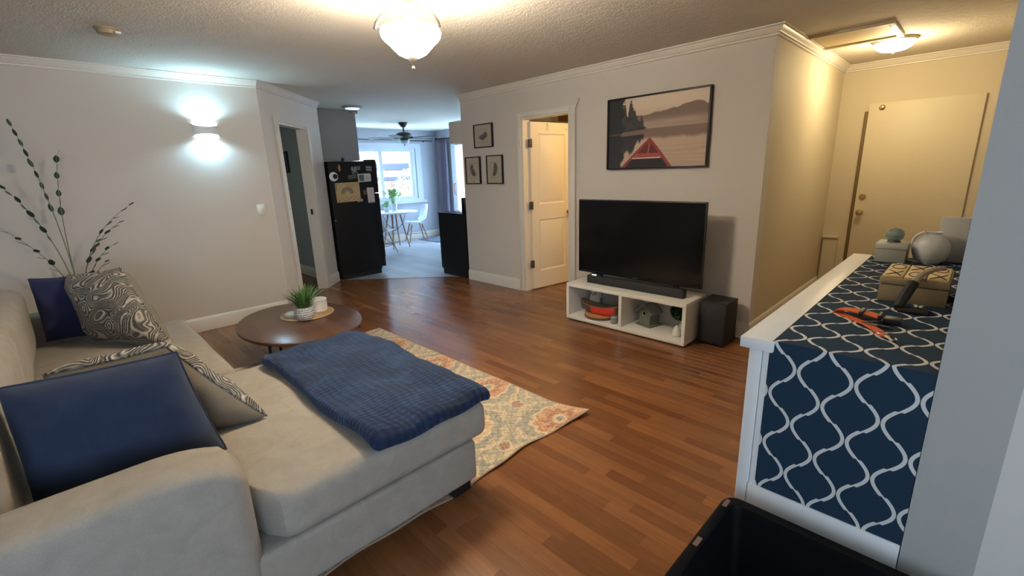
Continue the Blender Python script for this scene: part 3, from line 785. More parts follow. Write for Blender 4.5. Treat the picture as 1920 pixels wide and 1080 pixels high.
# dining table and chairs
shell_m = mat('white_shell_plastic', rgb(206, 212, 220), .35)
legw_m = mat('beech_leg', rgb(150, 118, 92), .5)
TC = Vector((-8.42, 4.93, 0))
t = thing('dining_table', 'round white dining table with splayed wooden legs in the kitchen', 'table', TC)
obj('tabletop', L([(0, .715), (.47, .715), (.485, .722), (.49, .735), (.485, .742), (0, .742)], TC, 48), shell_m, t)
for k in range(4):
    a = R(45+90*k); d = Vector((math.cos(a), math.sin(a), 0))
    obj('leg', T([TC+d*.12+Vector((0, 0, .715)), TC+d*.27+Vector((0, 0, 0))], [.019, .011], 10), legw_m, t)
    obj('leg_brace', T([TC+d*.24+Vector((0, 0, .712)), TC+d*.165+Vector((0, 0, .50)), TC+d*.02+Vector((0, 0, .36))], .005, 6), darkmetal_m, t)
def make_chair(label, loc, rz):
    t = thing('shell_chair', label, 'chair', loc, rz, 'white shell chairs at the kitchen table')
    # local: faces +y ; back towards -y
    def fn(u, v):
        # v: 0 front edge of seat -> 1 top of back
        w = (u-.5)*2
        wd = .235*(1-.12*(v-.25)**2) * np.where(v > .75, np.sqrt(np.clip(1-((v-.75)/.27)**2*.7, .05, 1)), 1)
        yy = np.where(v < .45, .20-.40*(v/.45), -.20-.10*((v-.45)/.55)); 
        zz = np.where(v < .45, .44-.03*np.sin(v/.45*PI*.8), .425+.385*((v-.45)/.55)**1.05)
        k = np.abs(w)**2.6
        x = wd*w
        zz = zz+np.where(v < .45, k*.05*(.4+v), 0); yy = yy+np.where(v >= .40, k*.08, 0)+0
        # smooth the bend
        zz = zz+.035*np.exp(-((v-.45)/.09)**2)*1.0; yy = yy+.04*np.exp(-((v-.45)/.10)**2)
        return x, yy, zz
    o = grid_mesh('seat_shell', fn, 20, 32, shell_m, None); o.parent = t
    md = o.modifiers.new('s', 'SOLIDIFY'); md.thickness = .008
    for sx, sy in ((1, 1), (1, -1), (-1, 1), (-1, -1)):
        obj('leg', T([(sx*.12, sy*.11, .40), (sx*.22, sy*.22, 0)], [.014, .010], 8), legw_m, t, world=False)
    for sy in (1, -1):
        obj('wire_brace', T([(-.185, sy*.18, .16), (.185, sy*.18, .16)], .005, 6), darkmetal_m, t, world=False)
        obj('wire_brace', T([(-.12, sy*.11, .39), (.18, sy*.165, .16)], .004, 6), darkmetal_m, t, world=False)
    obj('wire_brace', T([(.185, -.18, .16), (.185, .18, .16)], .005, 6), darkmetal_m, t, world=False)
    return t
make_chair('white shell chair with wooden legs on the window side of the kitchen table', (-8.80, 5.68, 0), R(160))
make_chair('white shell chair half hidden behind the refrigerator at the kitchen table', (-7.98, 4.33, 0), R(28))
def leafy(bm, base, n, h, spread, size, seed, droop=.2):
    rr = random.Random(seed)
    for i in range(n):
        a = rr.uniform(0, 2*PI); q = rr.uniform(.15, 1); tip = Vector(base)+Vector((math.cos(a)*spread*q, math.sin(a)*spread*q, h*rr.uniform(.45, 1)))
        tube(bm, [Vector(base), (Vector(base)+tip)/2+Vector((0, 0, h*.12)), tip], .0018, 4, cap=False)
        d = (tip-Vector(base)).normalized(); d = (d+Vector((0, 0, -droop))).normalized(); s = d.cross(Vector((0, 0, 1))).normalized(); L_ = size*rr.uniform(.7, 1.2)
        nrm = s.cross(d)
        vs = [bm.verts.new(tip+p) for p in (Vector((0, 0, 0)), d*L_*.45+s*L_*.36+nrm*.006, d*L_, d*L_*.45-s*L_*.36+nrm*.006)]
        bm.faces.new(vs)
    return bm
pl_m = mat('bright_leaf', rgb(120, 160, 96), .5)
t = thing('potted_plant', 'leafy green plant in a white pot on the kitchen table', 'plant', (-8.55, 5.02, .742))
obj('pot', L([(0, 0), (.055, 0), (.075, .15), (.068, .15), (.05, .13), (0, .13)], (-8.55, 5.02, .742), 24), shell_m, t)
obj('foliage', leafy(bmesh.new(), (-8.55, 5.02, .86), 46, .26, .16, .10, 3), pl_m, t)
t = thing('potted_plant', 'small succulent in a white pot beside the bigger plant on the kitchen table', 'plant', (-8.52, 4.83, .742))
obj('pot', L([(0, 0), (.05, 0), (.06, .09), (.052, .09), (.045, .075), (0, .075)], (-8.52, 4.83, .742), 24), shell_m, t)
obj('foliage', leafy(bmesh.new(), (-8.52, 4.83, .81), 26, .12, .07, .06, 5), pl_m, t)
o = tag(obj('floor_mat', B(-9.0, -8.25, 5.85, 6.35, .001, .010, .003), mat('dark_mat', rgb(86, 94, 108), .9, noise=(60, .5))), 'small dark patterned mat by the patio door', 'mat')
# picture in the side hall
t = thing('small_picture', 'small dark framed picture on the wall inside the left doorway', 'picture', (-7.6, 2.62, 1.55))
obj('frame', B(-7.62, -7.32, 2.598, 2.618, 1.55, 1.86, .004), black_m, t); obj('print', B(-7.60, -7.34, 2.5965, 2.598, 1.57, 1.84), mat('grey_print', rgb(70, 76, 80), .6), t)

# ================================================================== LAMPS
lp = thing('pendant_light', 'warm lit pendant with frosted glass bowl and nickel arms on the ceiling', 'ceiling lamp', (LAMP.x, LAMP.y, H))
c = LAMP
obj('canopy', L([(0, H-c.z), (.07, H-c.z), (.07, H-c.z-.012), (.04, H-c.z-.03), (.018, H-c.z-.04), (0, H-c.z-.04)], c, 28), nickel_m, lp)
obj('stem', L([(.011, .245), (.011, .225), (.026, .215), (.030, .19), (.026, .17), (.030, .163), (.028, .15), (.016, .142), (.013, .13), (.022, .118), (.024, .10), (.018, .07), (.012, .055), (.008, -.05), (0, -.05)], c, 24), nickel_m, lp)
arm_m = mat('darkened_lamp_nickel', (.045, .038, .030), .6)  # nickel arms coloured darker than they are, to offset the lamp's overexposure
for k in range(3):
    a = R((15.6, 135.6, 255.6)[k]); d = Vector((math.cos(a), math.sin(a), 0))
    prof = [(.030, .262), (.075, .262), (.102, .240), (.104, .212), (.088, .184), (.064, .164), (.050, .146), (.055, .132), (.078, .122), (.118, .108), (.155, .083), (.178, .052), (.188, .024)]
    obj('arm', T([c+d*q+Vector((0, 0, z)) for q, z in prof], [.004, .005, .005, .005, .005, .005, .006, .006, .006, .007, .008, .009, .008], 8), arm_m, lp)
    obj('screw', T([c+d*.178+Vector((0, 0, .040)), c+d*.149+Vector((0, 0, .036))], .005, 8), arm_m, lp)
bm = L([(.148, .045), (.156, .026), (.153, .008), (.138, -.012), (.116, -.030), (.096, -.052), (.074, -.074), (.045, -.088), (.018, -.094), (.012, -.088), (.040, -.082), (.068, -.069), (.090, -.048), (.110, -.026), (.132, -.008), (.147, .010), (.150, .026), (.146, .045)], c, 48, cap=False)
obj('bowl_shade', bm, shade_m, lp)
obj('finial', L([(0, -.085), (.026, -.088), (.024, -.096), (.016, -.112), (.008, -.124), (.004, -.132), (.009, -.139), (.009, -.147), (0, -.151)], c, 20), mat('darkened_lamp_nickel', (.04, .04, .04)), lp)

hc = Vector((-.70, 5.30, H))
hl = thing('flush_ceiling_light', 'round flush glass ceiling light glowing in the hallway', 'ceiling lamp', hc)
obj('base_ring', L([(0, 0), (.150, 0), (.155, -.010), (.145, -.022), (0, -.022)], hc, 40), mat('white_ring', rgb(200, 186, 150), .4), hl)
obj('glass_dome', L([(.138, -.022), (.137, -.035), (.122, -.062), (.09, -.082), (.04, -.092), (0, -.094)], hc, 40, cap=False), dome_m, hl)
obj('finial', L([(0, -.092), (.010, -.094), (.008, -.106), (0, -.108)], hc, 12), nickel_m, hl)
# the hall bulb sits just under the dome
sn = thing('wall_sconce', 'white curved up-and-down wall sconce glowing on the left wall', 'wall lamp', (-5.33, 1.18, 1.94))
sm2 = mat('sconce_white', rgb(232, 236, 236), .5)
def arc(r, z0, z1, r1=None, th=.004):
    bm = bmesh.new(); r1 = r1 or r; n = 24; rings = []
    for i in range(n+1):
        a = -PI/2+PI*i/n
        def p(rr, z): return bm.verts.new((-5.33+max(.0005, .62*rr*math.cos(a)), 1.18+rr*math.sin(a), z))
        zm = (z0+z1)/2; ca = math.cos(a); b_, t_ = z0+.020*ca, z1-.030*ca     # the rims are cut in curves
        rings.append([p(r, b_), p(r-.012, zm), p(r, t_), p(r-th, t_), p(r-.012-th, zm), p(r-th, b_)])
    for A, Bq in zip(rings[:-1], rings[1:]):
        for j in range(6): bm.faces.new((A[j], A[(j+1) % 6], Bq[(j+1) % 6], Bq[j]))
    bmesh.ops.recalc_face_normals(bm, faces=bm.faces); return bm
obj('curved_shade', arc(.112, 1.882, 1.998), sm2, sn)
def halfdisc(z0, z1, r=.100):
    pts = [(-5.329, 1.18-r)]+[(-5.33+.62*r*math.cos(-PI/2+PI*i/20), 1.18+r*math.sin(-PI/2+PI*i/20)) for i in range(1, 20)]+[(-5.329, 1.18+r)]
    return prism(pts, z0, z1)
obj('diffuser', halfdisc(1.966, 1.990), led_m, sn, label='lit upper glass'); obj('diffuser', halfdisc(1.890, 1.912), led_m, sn, label='lit lower glass')

# light switch
sw = thing('light_switch', 'white light switch on the left wall beside the corner', 'switch', (-5.33, 1.55, 1.15))
obj('plate', B(-5.33, -5.324, 1.515, 1.59, 1.095, 1.21, .002), white_m, sw); obj('rocker', B(-5.324, -5.319, 1.535, 1.57, 1.12, 1.185, .0015), white_m, sw)

# ================================================================== WALL PICTURES
frame_m = mat('black_picture_frame', (.012, .010, .009), .4)
def framed(name, label, x0, x1, z0, z1, fwid, depth, colfn, nu, nv, group=None, matm=print_m, cat='picture'):
    t = thing(name, label, cat, ((x0+x1)/2, 4.0, z0), group=group)
    for nm, (a, b, c_, d) in (('top', (x0, x1, z1-fwid, z1)), ('bottom', (x0, x1, z0, z0+fwid)), ('left', (x0, x0+fwid, z0+fwid, z1-fwid)), ('right', (x1-fwid, x1, z0+fwid, z1-fwid))):
        obj('frame_rail', B(a, b, 4.0-depth, 3.9995, c_, d, .0015), frame_m, t)
    def fn(u, v): return x0+fwid*.7+(x1-x0-1.4*fwid)*u, np.full_like(u, 4.0-depth*.62), z0+fwid*.7+(z1-z0-1.4*fwid)*v
    grid_mesh('print', fn, nu, nv, matm, t, colfn)
    return t
def lake(u, v):
    sky = one(u, (.86, .79, .70)); c = lerp(sky, (.72, .64, .56), sm(.9, .6, v))
    # far tree line  right side, v from .60 to ~.82
    rid = .74+.10*sm(.35, .95, u)+.03*(fbm(u*14, u*0, 2)-.5)*2-.04*sm(.9, 1, u)
    m = sm(rid+.008, rid-.008, v)*sm(.53, .60, v); c = lerp(c, (.50, .42, .37), m*(.55+.45*sm(.56, .72, v)))
    mist = np.exp(-((v-.60-.03*u)/.05)**2)*(.55+.45*fbm(u*6, v*8, 5)); c = lerp(c, (.74, .66, .60), mist*.8)
    # water
    wm = sm(.56, .54, v); wc = lerp((.50, .42, .38), (.74, .65, .57), sm(.44, .38, v+.02*(fbm(u*22, u*0, 8)-.5)*2)); wv = .5+.5*np.sin(v*95+3*fbm(u*4, v*12, 4)*3)
    wc = lerp(wc, (.60, .52, .46), wv*.28*sm(.36, .25, v)); c = lerp(c, wc, wm)
    # dark trees on the left
    tl = .40+.05*(fbm(v*16, v*0, 1)-.5)*2
    top = .93-.30*sm(.20, .46, u)+.30*(fbm(u*18, u*0, 21)-.5)-.8*np.exp(-((u-.21)/.018)**2)*.35
    tl = tl+.05*(fbm(u*30, v*30, 40)-.5); top = top+.12*(fbm(u*40, v*40, 41)-.5)
    m = sm(tl+.01, tl-.01, u)*sm(.50+.08*u, .52+.08*u, v)*sm(top+.03, top-.03, v)
    c = lerp(c, lerp((.17, .17, .17), (.30, .30, .29), fbm(u*24, v*24, 44)), m*.97)
    # reflection of the trees
    top2 = .10+.22*sm(.14, .38, u)+.30*(fbm(u*20, u*0, 33)-.35)
    m = sm(.40, .38, u)*sm(.47, .45, v-.04*u)*sm(top2-.03, top2+.03, v); c = lerp(c, (.19, .19, .20), m*.95)
    m = sm(.17, .15, u+.02*np.sin(v*30)); c = lerp(c, (.17, .18, .19), m*.96)
    shore = np.exp(-((v-.49-.05*u)/.010)**2)*(u < .43); c = lerp(c, (.44, .38, .34), shore*.8)
    # canoe bow
    ax = .415+.09*v; t = (.42-v)/.42
    hw = .27*np.clip(t, 0, 2)**.92
    hull = sm(hw+.004, hw-.004, np.abs(u-ax))*(v < .42)
    c = lerp(c, (.56, .24, .23), hull)
    rim = hw-.038; deck = sm(rim+.004, rim-.004, np.abs(u-ax))*(v < .34); c = lerp(c, (.42, .17, .17), deck)
    c = lerp(c, (.62, .42, .38), (np.abs(u-ax-.005) < .006)*(v < .34)*(v > .2))
    c = lerp(c, (.60, .30, .28), (np.abs(u-ax) < rim+.01)*(v < .205)*(v > .135)); c = lerp(c, (.86, .76, .70), (np.abs(u-ax+.01) < rim+.0)*(v < .142)*(v > .128))
    c = lerp(c, (.17, .16, .17), (np.abs(u-ax) < rim)*(v < .128))
    return c
framed('canoe_picture', 'wide black-framed print of a misty lake with a red canoe bow', -2.645, -1.655, 1.445, 2.09, .014, .045, lake, 330, 220)
def botan(seed, ang, box_=(.24, .76, .2, .78), cap=False):
    def f(u, v):
        c = one(u, (.70, .67, .60)); x0, x1, z0, z1 = box_
        ln = ((np.abs(u-x0) < .010)+(np.abs(u-x1) < .010))*(v > z0)*(v < z1)+((np.abs(v-z0) < .008)+(np.abs(v-z1) < .008))*(u > x0)*(u < x1)
        c = lerp(c, (.40, .37, .32), np.clip(ln, 0, 1)*.6)
        q = (u-.5)*math.cos(ang)+(v-.5)*math.sin(ang); w_ = -(u-.5)*math.sin(ang)+(v-.5)*math.cos(ang)
        blob = np.exp(-(q/.26)**4-((w_-q*q*1.3+.05)/.14)**2)*(.45+1.3*fbm(u*14, v*14, seed)); b2 = np.exp(-((u-.56)/.06)**2-((v-.56)/.12)**2)
        return lerp(c, (.28, .27, .24), np.clip(sm(.35, .6, blob)+.5*sm(.5, .8, b2), 0, 1)*.8) if not cap else lerp(lerp(c, (.28, .27, .24), sm(.35, .6, blob)*.8), (.12, .11, .10), (np.abs(u-.48) < .07)*(np.abs(v-.07) < .012))
    return f
G = 'three small framed prints left of the doorway'
framed('botanical_print', 'small black-framed drawing, top one of the three left of the doorway', -4.660, -4.315, 1.762, 2.045, .012, .03, botan(3, .5), 60, 50, G)
framed('botanical_print', 'narrow black-framed leaf drawing, lower left one nearest the kitchen opening', -4.860, -4.570, 1.316, 1.660, .012, .03, botan(7, -1.0, cap=True), 50, 60, G)
framed('botanical_print', 'narrow black-framed leaf drawing, lower right one nearest the doorway', -4.445, -4.155, 1.316, 1.662, .012, .03, botan(12, 1.3), 50, 60, G)

# ================================================================== TV GROUP
ts = thing('tv_stand', 'low white open two-bay TV stand against the wall', 'tv stand', (-2.14, 3.65, 0))
SX, SXb, SYf, SYb, SH = -2.757, -1.53, 3.46, 3.86, .375
obj('top_board', B(SX, SXb, SYf, SYb, SH-.035, SH, .002), white_m, ts)
obj('bottom_board', B(SX, SXb, SYf, SYb, .012, .045, .002), white_m, ts)
obj('side_panel', B(SX, SX+.03, SYf, SYb, .045, SH-.035), white_m, ts); obj('side_panel', B(SXb-.03, SXb, SYf, SYb, .045, SH-.035), white_m, ts)
obj('divider', B(-2.158, -2.130, SYf+.001, SYb, .045, SH-.035), white_m, ts)
obj('back_panel', B(SX+.03, SXb-.03, SYb-.008, SYb, .045, SH-.035), white_m, ts)
for x in (SX+.05, SXb-.08):
    for y in (SYf+.04, SYb-.06): obj('foot', B(x, x+.03, y, y+.03, 0, .012), black_m, ts)
TY = 3.665
tv = thing('television', 'large black flat television standing on the white stand', 'television', (-2.10, TY, SH))
TX0, TX1, TZ0, TZ1 = -2.762, -1.503, .462, 1.174
bm = bmesh.new(); box(bm, TX0, TX1, TY, TY+.025, TZ0, TZ1, .004); box(bm, TX0+.25, TX1-.25, TY+.025, TY+.06, TZ0+.05, TZ0+.45, .008); obj('tv_body', bm, black_m, tv)
obj('screen', B(TX0+.010, TX1-.010, TY-.0015, TY, TZ0+.020, TZ1-.010), screen_m, tv)
obj('bottom_bezel', B(TX0+.004, TX1-.004, TY-.003, TY, TZ0, TZ0+.018, .001), blackgloss_m, tv)
obj('logo', B(-2.145, -2.095, TY-.0045, TY-.003, TZ0+.006, TZ0+.012), mat('grey_logo', (.12, .12, .12), .4, .5), tv)
for x in (TX0+.22, TX1-.24):
    bm = T([(x, TY+.002, SH+.009), (x, TY+.03, TZ0+.03), (x, TY+.13, SH+.009)], .008, 6); obj('stand_leg', bm, black_m, tv)
sb = thing('soundbar', 'long black soundbar on the stand in front of the TV', 'soundbar', (-2.08, 3.53, SH))
obj('bar_body', B(-2.59, -1.625, 3.585, 3.650, SH, SH+.078, .008), mat('dark_grille', (.022, .022, .024), .65, bump=(900, .4, .001)), sb)
obj('end_cap', B(-2.598, -2.582, 3.584, 3.651, SH+.001, SH+.077, .004), black_m, sb); obj('end_cap', B(-1.632, -1.618, 3.584, 3.651, SH+.001, SH+.077, .004), black_m, sb)
obj('button_strip', B(-1.82, -1.72, 3.60, 3.635, SH+.078, SH+.080), black_m, sb)
bxm = thing('streaming_box', 'small black box with a white light on the soundbar left end', 'media box', (-2.5, 3.6, SH+.078))
obj('case', B(-2.56, -2.45, 3.592, 3.645, SH+.078, SH+.096, .004), black_m, bxm); obj('indicator_light', B(-2.545, -2.495, 3.5905, 3.592, SH+.083, SH+.090), led2_m, bxm)
sub = thing('subwoofer', 'black box subwoofer on the floor right of the TV stand', 'speaker', (-1.38, 3.77, 0))
obj('cabinet', B(-1.50, -1.285, 3.655, 3.90, .012, .375, .006), mat('subwoofer_black', (.012, .012, .013), .6), sub)
obj('front_grille', B(-1.492, -1.293, 3.650, 3.655, .03, .362, .003), mat('dark_grille'  , (.02, .02, .02)), sub)
obj('logo', B(-1.475, -1.455, 3.6485, 3.650, .325, .331), mat('grey_logo', (.2, .2, .2)), sub)
for x in (-1.485, -1.32):
    for y in (3.67, 3.86): obj('foot', B(x, x+.02, y, y+.02, 0, .012), black_m, sub)

# ornaments in the stand
z0 = .045
disc_m = mat('light_wood_slice', rgb(186, 142, 92), .6, noise=(14, .15)); bark_m = mat('bark', rgb(108, 76, 48), .8, bump=(90, .6, .003))
t = thing('wood_slice', 'round light wood slice on the left shelf of the TV stand', 'wood slice', (-2.47, 3.60, z0))
obj('bark_ring', L([(.150, 0), (.158, .008), (.156, .022), (.148, .026), (.145, .026), (.145, .0)], (-2.46, 3.625, z0), 36, cap=False), bark_m, t)
obj('wood_face', L([(0, .001), (.149, .001), (.149, .0265), (0, .027)], (-2.46, 3.625, z0), 36), disc_m, t)
# boat-like wooden ornament with a red side
bt = thing('wooden_boat_ornament', 'brown and red wooden boat ornament resting on the wood slice', 'ornament', (-2.45, 3.60, z0+.027))
def hull(u, v):
    s = (u-.5)*2; L2 = .205; wd = .052*np.sqrt(np.clip(1-np.abs(s)**2.4, 0, 1)); th = (v-.5)*PI
    zt = .088+.035*np.abs(s)**2.5; zb = .004+.045*np.abs(s)**3
    return -2.455+s*L2*np.ones_like(v), 3.600+wd*np.sin(th), z0+.027+zt-(zt-zb)*np.cos(th)**.8
def hullcol(u, v):
    red = sm(.30, .34, u)*(1-sm(.93, .96, u))
    c = lerp((.34, .28, .20), (.85, .22, .17), red*(v < .80)*(v > .02)); bat = (np.sin(u*150)*np.sin(v*30) > .4)*.25; return lerp(c, (.45, .08, .07), bat*red)
o = grid_mesh('hull', hull, 60, 28, print_mat('painted_wood', .5), bt, hullcol); md = o.modifiers.new('s', 'SOLIDIFY'); md.thickness = .008
bm = bmesh.new()
tube(bm, [(-2.66+.0205*k, 3.600+(-1)*.052*math.sqrt(max(0, 1-abs((k-10)/10)**2.4)), z0+.027+.090+.035*abs((k-10)/10)**2.5) for k in range(21)], .006, 6)
tube(bm, [(-2.66+.0205*k, 3.600+.052*math.sqrt(max(0, 1-abs((k-10)/10)**2.4)), z0+.027+.090+.035*abs((k-10)/10)**2.5) for k in range(21)], .006, 6)
obj('rim', bm, mat('dark_brown_wood', rgb(66, 52, 42), .6), bt)
obj('seat_board', B(-2.56, -2.36, 3.562, 3.638, z0+.098, z0+.106, .002), mat('dark_brown_wood', rgb(66, 52, 42), .6), bt)
# owl
ow = thing('owl_figurine', 'pale ceramic owl figurine behind the wooden boat ornament', 'figurine', (-2.60, 3.74, z0))
oc = Vector((-2.60, 3.745, z0)); owm = mat('owl_ceramic', rgb(222, 222, 210), .45, noise=(26, .15))
obj('body', L([(0, 0), (.05, 0), (.062, .03), (.070, .09), (.066, .14), (.056, .17), (.060, .195), (.056, .225), (.035, .245), (0, .25)], oc, 28, sy=.85), owm, ow)
for s in (-1, 1):
    obj('ear', L([(0, .0), (.016, .0), (.010, .018), (0, .032)], oc+Vector((s*.036, -.008, .236)), 10), owm, ow)
    e = L([(0, 0), (.021, 0), (.019, .005), (0, .007)], seg=20); e.transform(Matrix.Translation(oc+Vector((s*.023, -.050, .196))) @ Matrix.Rotation(PI/2, 4, 'X')); eo = obj('eye_disc', e, mat('owl_face', rgb(206, 206, 196), .4), ow)
    e = L([(0, 0), (.008, 0), (.006, .004), (0, .005)], seg=14); e.transform(Matrix.Translation(oc+Vector((s*.023, -.057, .196))) @ Matrix.Rotation(PI/2, 4, 'X')); obj('pupil', e, mat('owl_grey', rgb(90, 92, 84), .4), eo)
    obj('wing', L([(0, -.06), (.012, -.045), (.016, 0), (.010, .045), (0, .055)], oc+Vector((s*.064, -.004, .10)), 12, sx=.6, sy=2.0), mat('owl_wing', rgb(140, 142, 132), .5), ow)
b = L([(0, 0), (.006, .0), (0, .016)], seg=8); b.transform(Matrix.Translation(oc+Vector((0, -.052, .184))) @ Matrix.Rotation(R(110), 4, 'X')); obj('beak', b, mat('owl_grey', rgb(90, 92, 84)), ow)
# candle
t = thing('votive_candle', 'small white candle in a glass at the shelf divider', 'candle', (-2.245, 3.535, z0))
obj('glass_cup', L([(0, 0), (.030, 0), (.032, .075), (.029, .075), (.027, .006), (0, .006)], (-2.245, 3.525, z0), 24), clear_m, t); obj('wax', L([(0, .007), (.026, .007), (.028, .055), (0, .055)], (-2.245, 3.525, z0), 24), mat('wax', rgb(240, 236, 214), .5), t)
# birdhouse
bh = thing('birdhouse', 'weathered grey-green wooden birdhouse on the right shelf of the TV stand', 'birdhouse', (-1.98, 3.70, z0), R(-14))
bw = mat('weathered_green_wood', rgb(104, 110, 98), .8, noise=(18, .25), bump=(60, .3, .002))
obj('base_board', B(-.088, .088, -.085, .085, 0, .014, .002), bw, bh, world=False)
obj('walls', prism([(-.06, .014), (.06, .014), (.072, .14), (0, .205), (-.072, .14)], -.06, .06, 'y'), bw, bh, world=False)
for s in (-1, 1):
    bm = prism([(0, .212), (0, .200), (s*.088, .118), (s*.094, .128)], -.078, .078, 'y'); obj('roof_board', bm, mat('grey_roof_wood', rgb(126, 132, 122), .8), bh, world=False)
bm = L([(.017, 0), (.026, 0), (.026, .006), (.017, .006), (.017, 0)], seg=24, cap=False); bm.transform(Matrix.Translation((0, -.060, .118)) @ Matrix.Rotation(PI/2, 4, 'X')); obj('entrance_ring', bm, mat('pale_ring', rgb(160, 164, 150), .6), bh, world=False)
bm = L([(0, 0), (.017, 0), (.017, .002), (0, .002)], seg=20); bm.transform(Matrix.Translation((0, -.0602, .118)) @ Matrix.Rotation(PI/2, 4, 'X')); obj('entrance_hole', bm, mat('hole_black', (.003, .003, .003), .9), bh, world=False)
# greenery in white vase, and white bud vase
gv = thing('greenery_vase', 'dark green leafy sprig in a clear-grey vase at the stand right end', 'plant', (-1.62, 3.66, z0))
obj('vase', L([(0, 0), (.028, 0), (.034, .03), (.030, .07), (.018, .10), (.022, .115), (.016, .112), (0, .10)], (-1.645, 3.665, z0), 24), mat('grey_glaze', rgb(176, 180, 178), .3), gv)
o = obj('foliage', leaf_ball(-1.668, 3.635, z0+.200, .072, .06, .078, 700, .020, 5), mat('dark_leaf', rgb(62, 90, 44), .6), gv); o['kind'] = 'stuff'
obj('stem', T([(-1.645, 3.665, z0+.10), (-1.665, 3.645, z0+.2)], .003, 6), mat('dark_leaf', rgb(62, 90, 44)), gv)
tag(obj('bud_vase', L([(0, 0), (.026, 0), (.037, .018), (.036, .04), (.026, .066), (.014, .086), (.008, .096), (0, .098)], (-1.652, 3.575, z0), 28), mat('white_glaze', rgb(226, 222, 206), .3)),
    'small white pear-shaped ornament at the front right of the stand', 'vase')

# ================================================================== RUG
def rugcol(u, v):
    X = u*2.46; Y = v*3.2
    X = X-.215; Y = Y-.16
    wx = X+.018*np.sin(Y*13)+.05*(fbm(X*3, Y*3, 2)-.5); wy = Y+.018*np.sin(X*11)+.05*(fbm(X*3+9, Y*3, 6)-.5)
    c = one(u, (.80, .71, .58)); n = fbm(X*26, Y*26, 3)
    # large ogee lattice bands
    cw, ch = .62, .82
    a = wx/cw; b = wy/ch
    line = np.abs(((a+.5*(.5-.5*np.cos(2*PI*b))) % 1)-.5); line2 = np.abs(((a-.5*(.5-.5*np.cos(2*PI*b))) % 1)-.5)
    d = np.minimum(line, line2)
    c = lerp(c, (.86, .78, .63), sm(.17, .15, d)); c = lerp(c, (.50, .47, .42), sm(.012, .0, np.abs(d-.155)))
    c = lerp(c, (.62, .55, .45), sm(.010, .0, np.abs(d-.125))); c = lerp(c, (.52, .52, .49), sm(.06, .045, d)*.65)
    vine = np.abs(np.sin(wx*30+3*np.sin(wy*17))*np.cos(wy*26+2*np.sin(wx*21))); c = lerp(c, (.68, .62, .50), (vine > .72)*.7); c = lerp(c, (.42, .44, .46), (vine < .10)*(d < .15)*.7)
    # medallions
    for ox, oy in ((0, 0), (.5, .5)):
        ca = ((a+ox) % 1)-.5; cb = ((b+oy) % 1)-.5; px, py = ca*cw, cb*ch
        r = np.hypot(px, py*.85); th = np.arctan2(py*.85, px)
        rr = r/(1+.13*np.abs(np.sin(th*5)))
        g = (ox == 0)
        c = lerp(c, (.46, .48, .47), sm(.195, .185, rr)*.9); c = lerp(c, (.60, .59, .53), sm(.19, .18, rr)*(n > .52)*.8)
        c = lerp(c, (.86, .76, .60), sm(.148, .140, rr)); c = lerp(c, (.76, .50, .36) if g else (.80, .62, .44), sm(.130, .122, rr)*(.55+.6*(n > .46)))
        pet = .5+.5*np.cos(th*8); c = lerp(c, (.62, .36, .26) if g else (.70, .50, .36), sm(.085, .075, rr*(1.1-.3*pet)))
        c = lerp(c, (.84, .72, .54), sm(.045, .038, rr)); c = lerp(c, (.40, .46, .47), sm(.022, .016, rr))
        rr2 = np.hypot(((a+ox+.5) % 1-.5)*cw, ((b+oy) % 1-.5)*ch); c = lerp(c, (.56, .36, .30), sm(.040, .034, rr2)); c = lerp(c, (.88, .80, .66), sm(.008, 0, np.abs(rr2-.046)))
    n2 = fbm(X*60, Y*60, 8, 3); c = tuple(x*(.86+.28*n2) for x in c)
    g0 = (.78, .70, .58); c = lerp(c, g0, .30); sp2 = np.abs(np.sin(X*70+4*np.sin(Y*43))*np.cos(Y*64+4*np.sin(X*51))); c = lerp(c, (.86, .80, .68), (sp2 > .62)*.55); c = lerp(c, (.48, .47, .44), (sp2 < .06)*.45)
    X = X+.215; Y = Y+.16; edge = np.minimum(np.minimum(X, 2.46-X), np.minimum(Y, 3.2-Y)); c = lerp(c, (.66, .54, .44), sm(.010, .004, edge))
    # worn grey area towards the far end
    return c
def rugfn(u, v):
    x = -3.98+2.46*u; y = -1.15+3.2*v
    e = np.clip((u-.93)/.07, 0, 1); x = x+.012*np.sin(y*7)*e+.006*np.sin(y*19)*e
    cr = np.clip((u-.9)/.1, 0, 1)*np.clip((v-.9)/.1, 0, 1)
    e2 = np.clip((v-.95)/.05, 0, 1); y = y+.003*np.sin(x*8)*e2
    return x+.02*cr, y+.03*cr, .007+.010*e*np.clip(np.sin(y*5.5), 0, 1)+.03*cr**2
rug = grid_mesh('area_rug', rugfn, 400, 500, print_mat('woven_rug', .95, (700, .5, .002)), None, rugcol)
md = rug.modifiers.new('s', 'SOLIDIFY'); md.thickness = .006; md.offset = -1
tag(rug, 'cream patterned area rug with blue-grey and rust medallions under the sofa', 'rug')

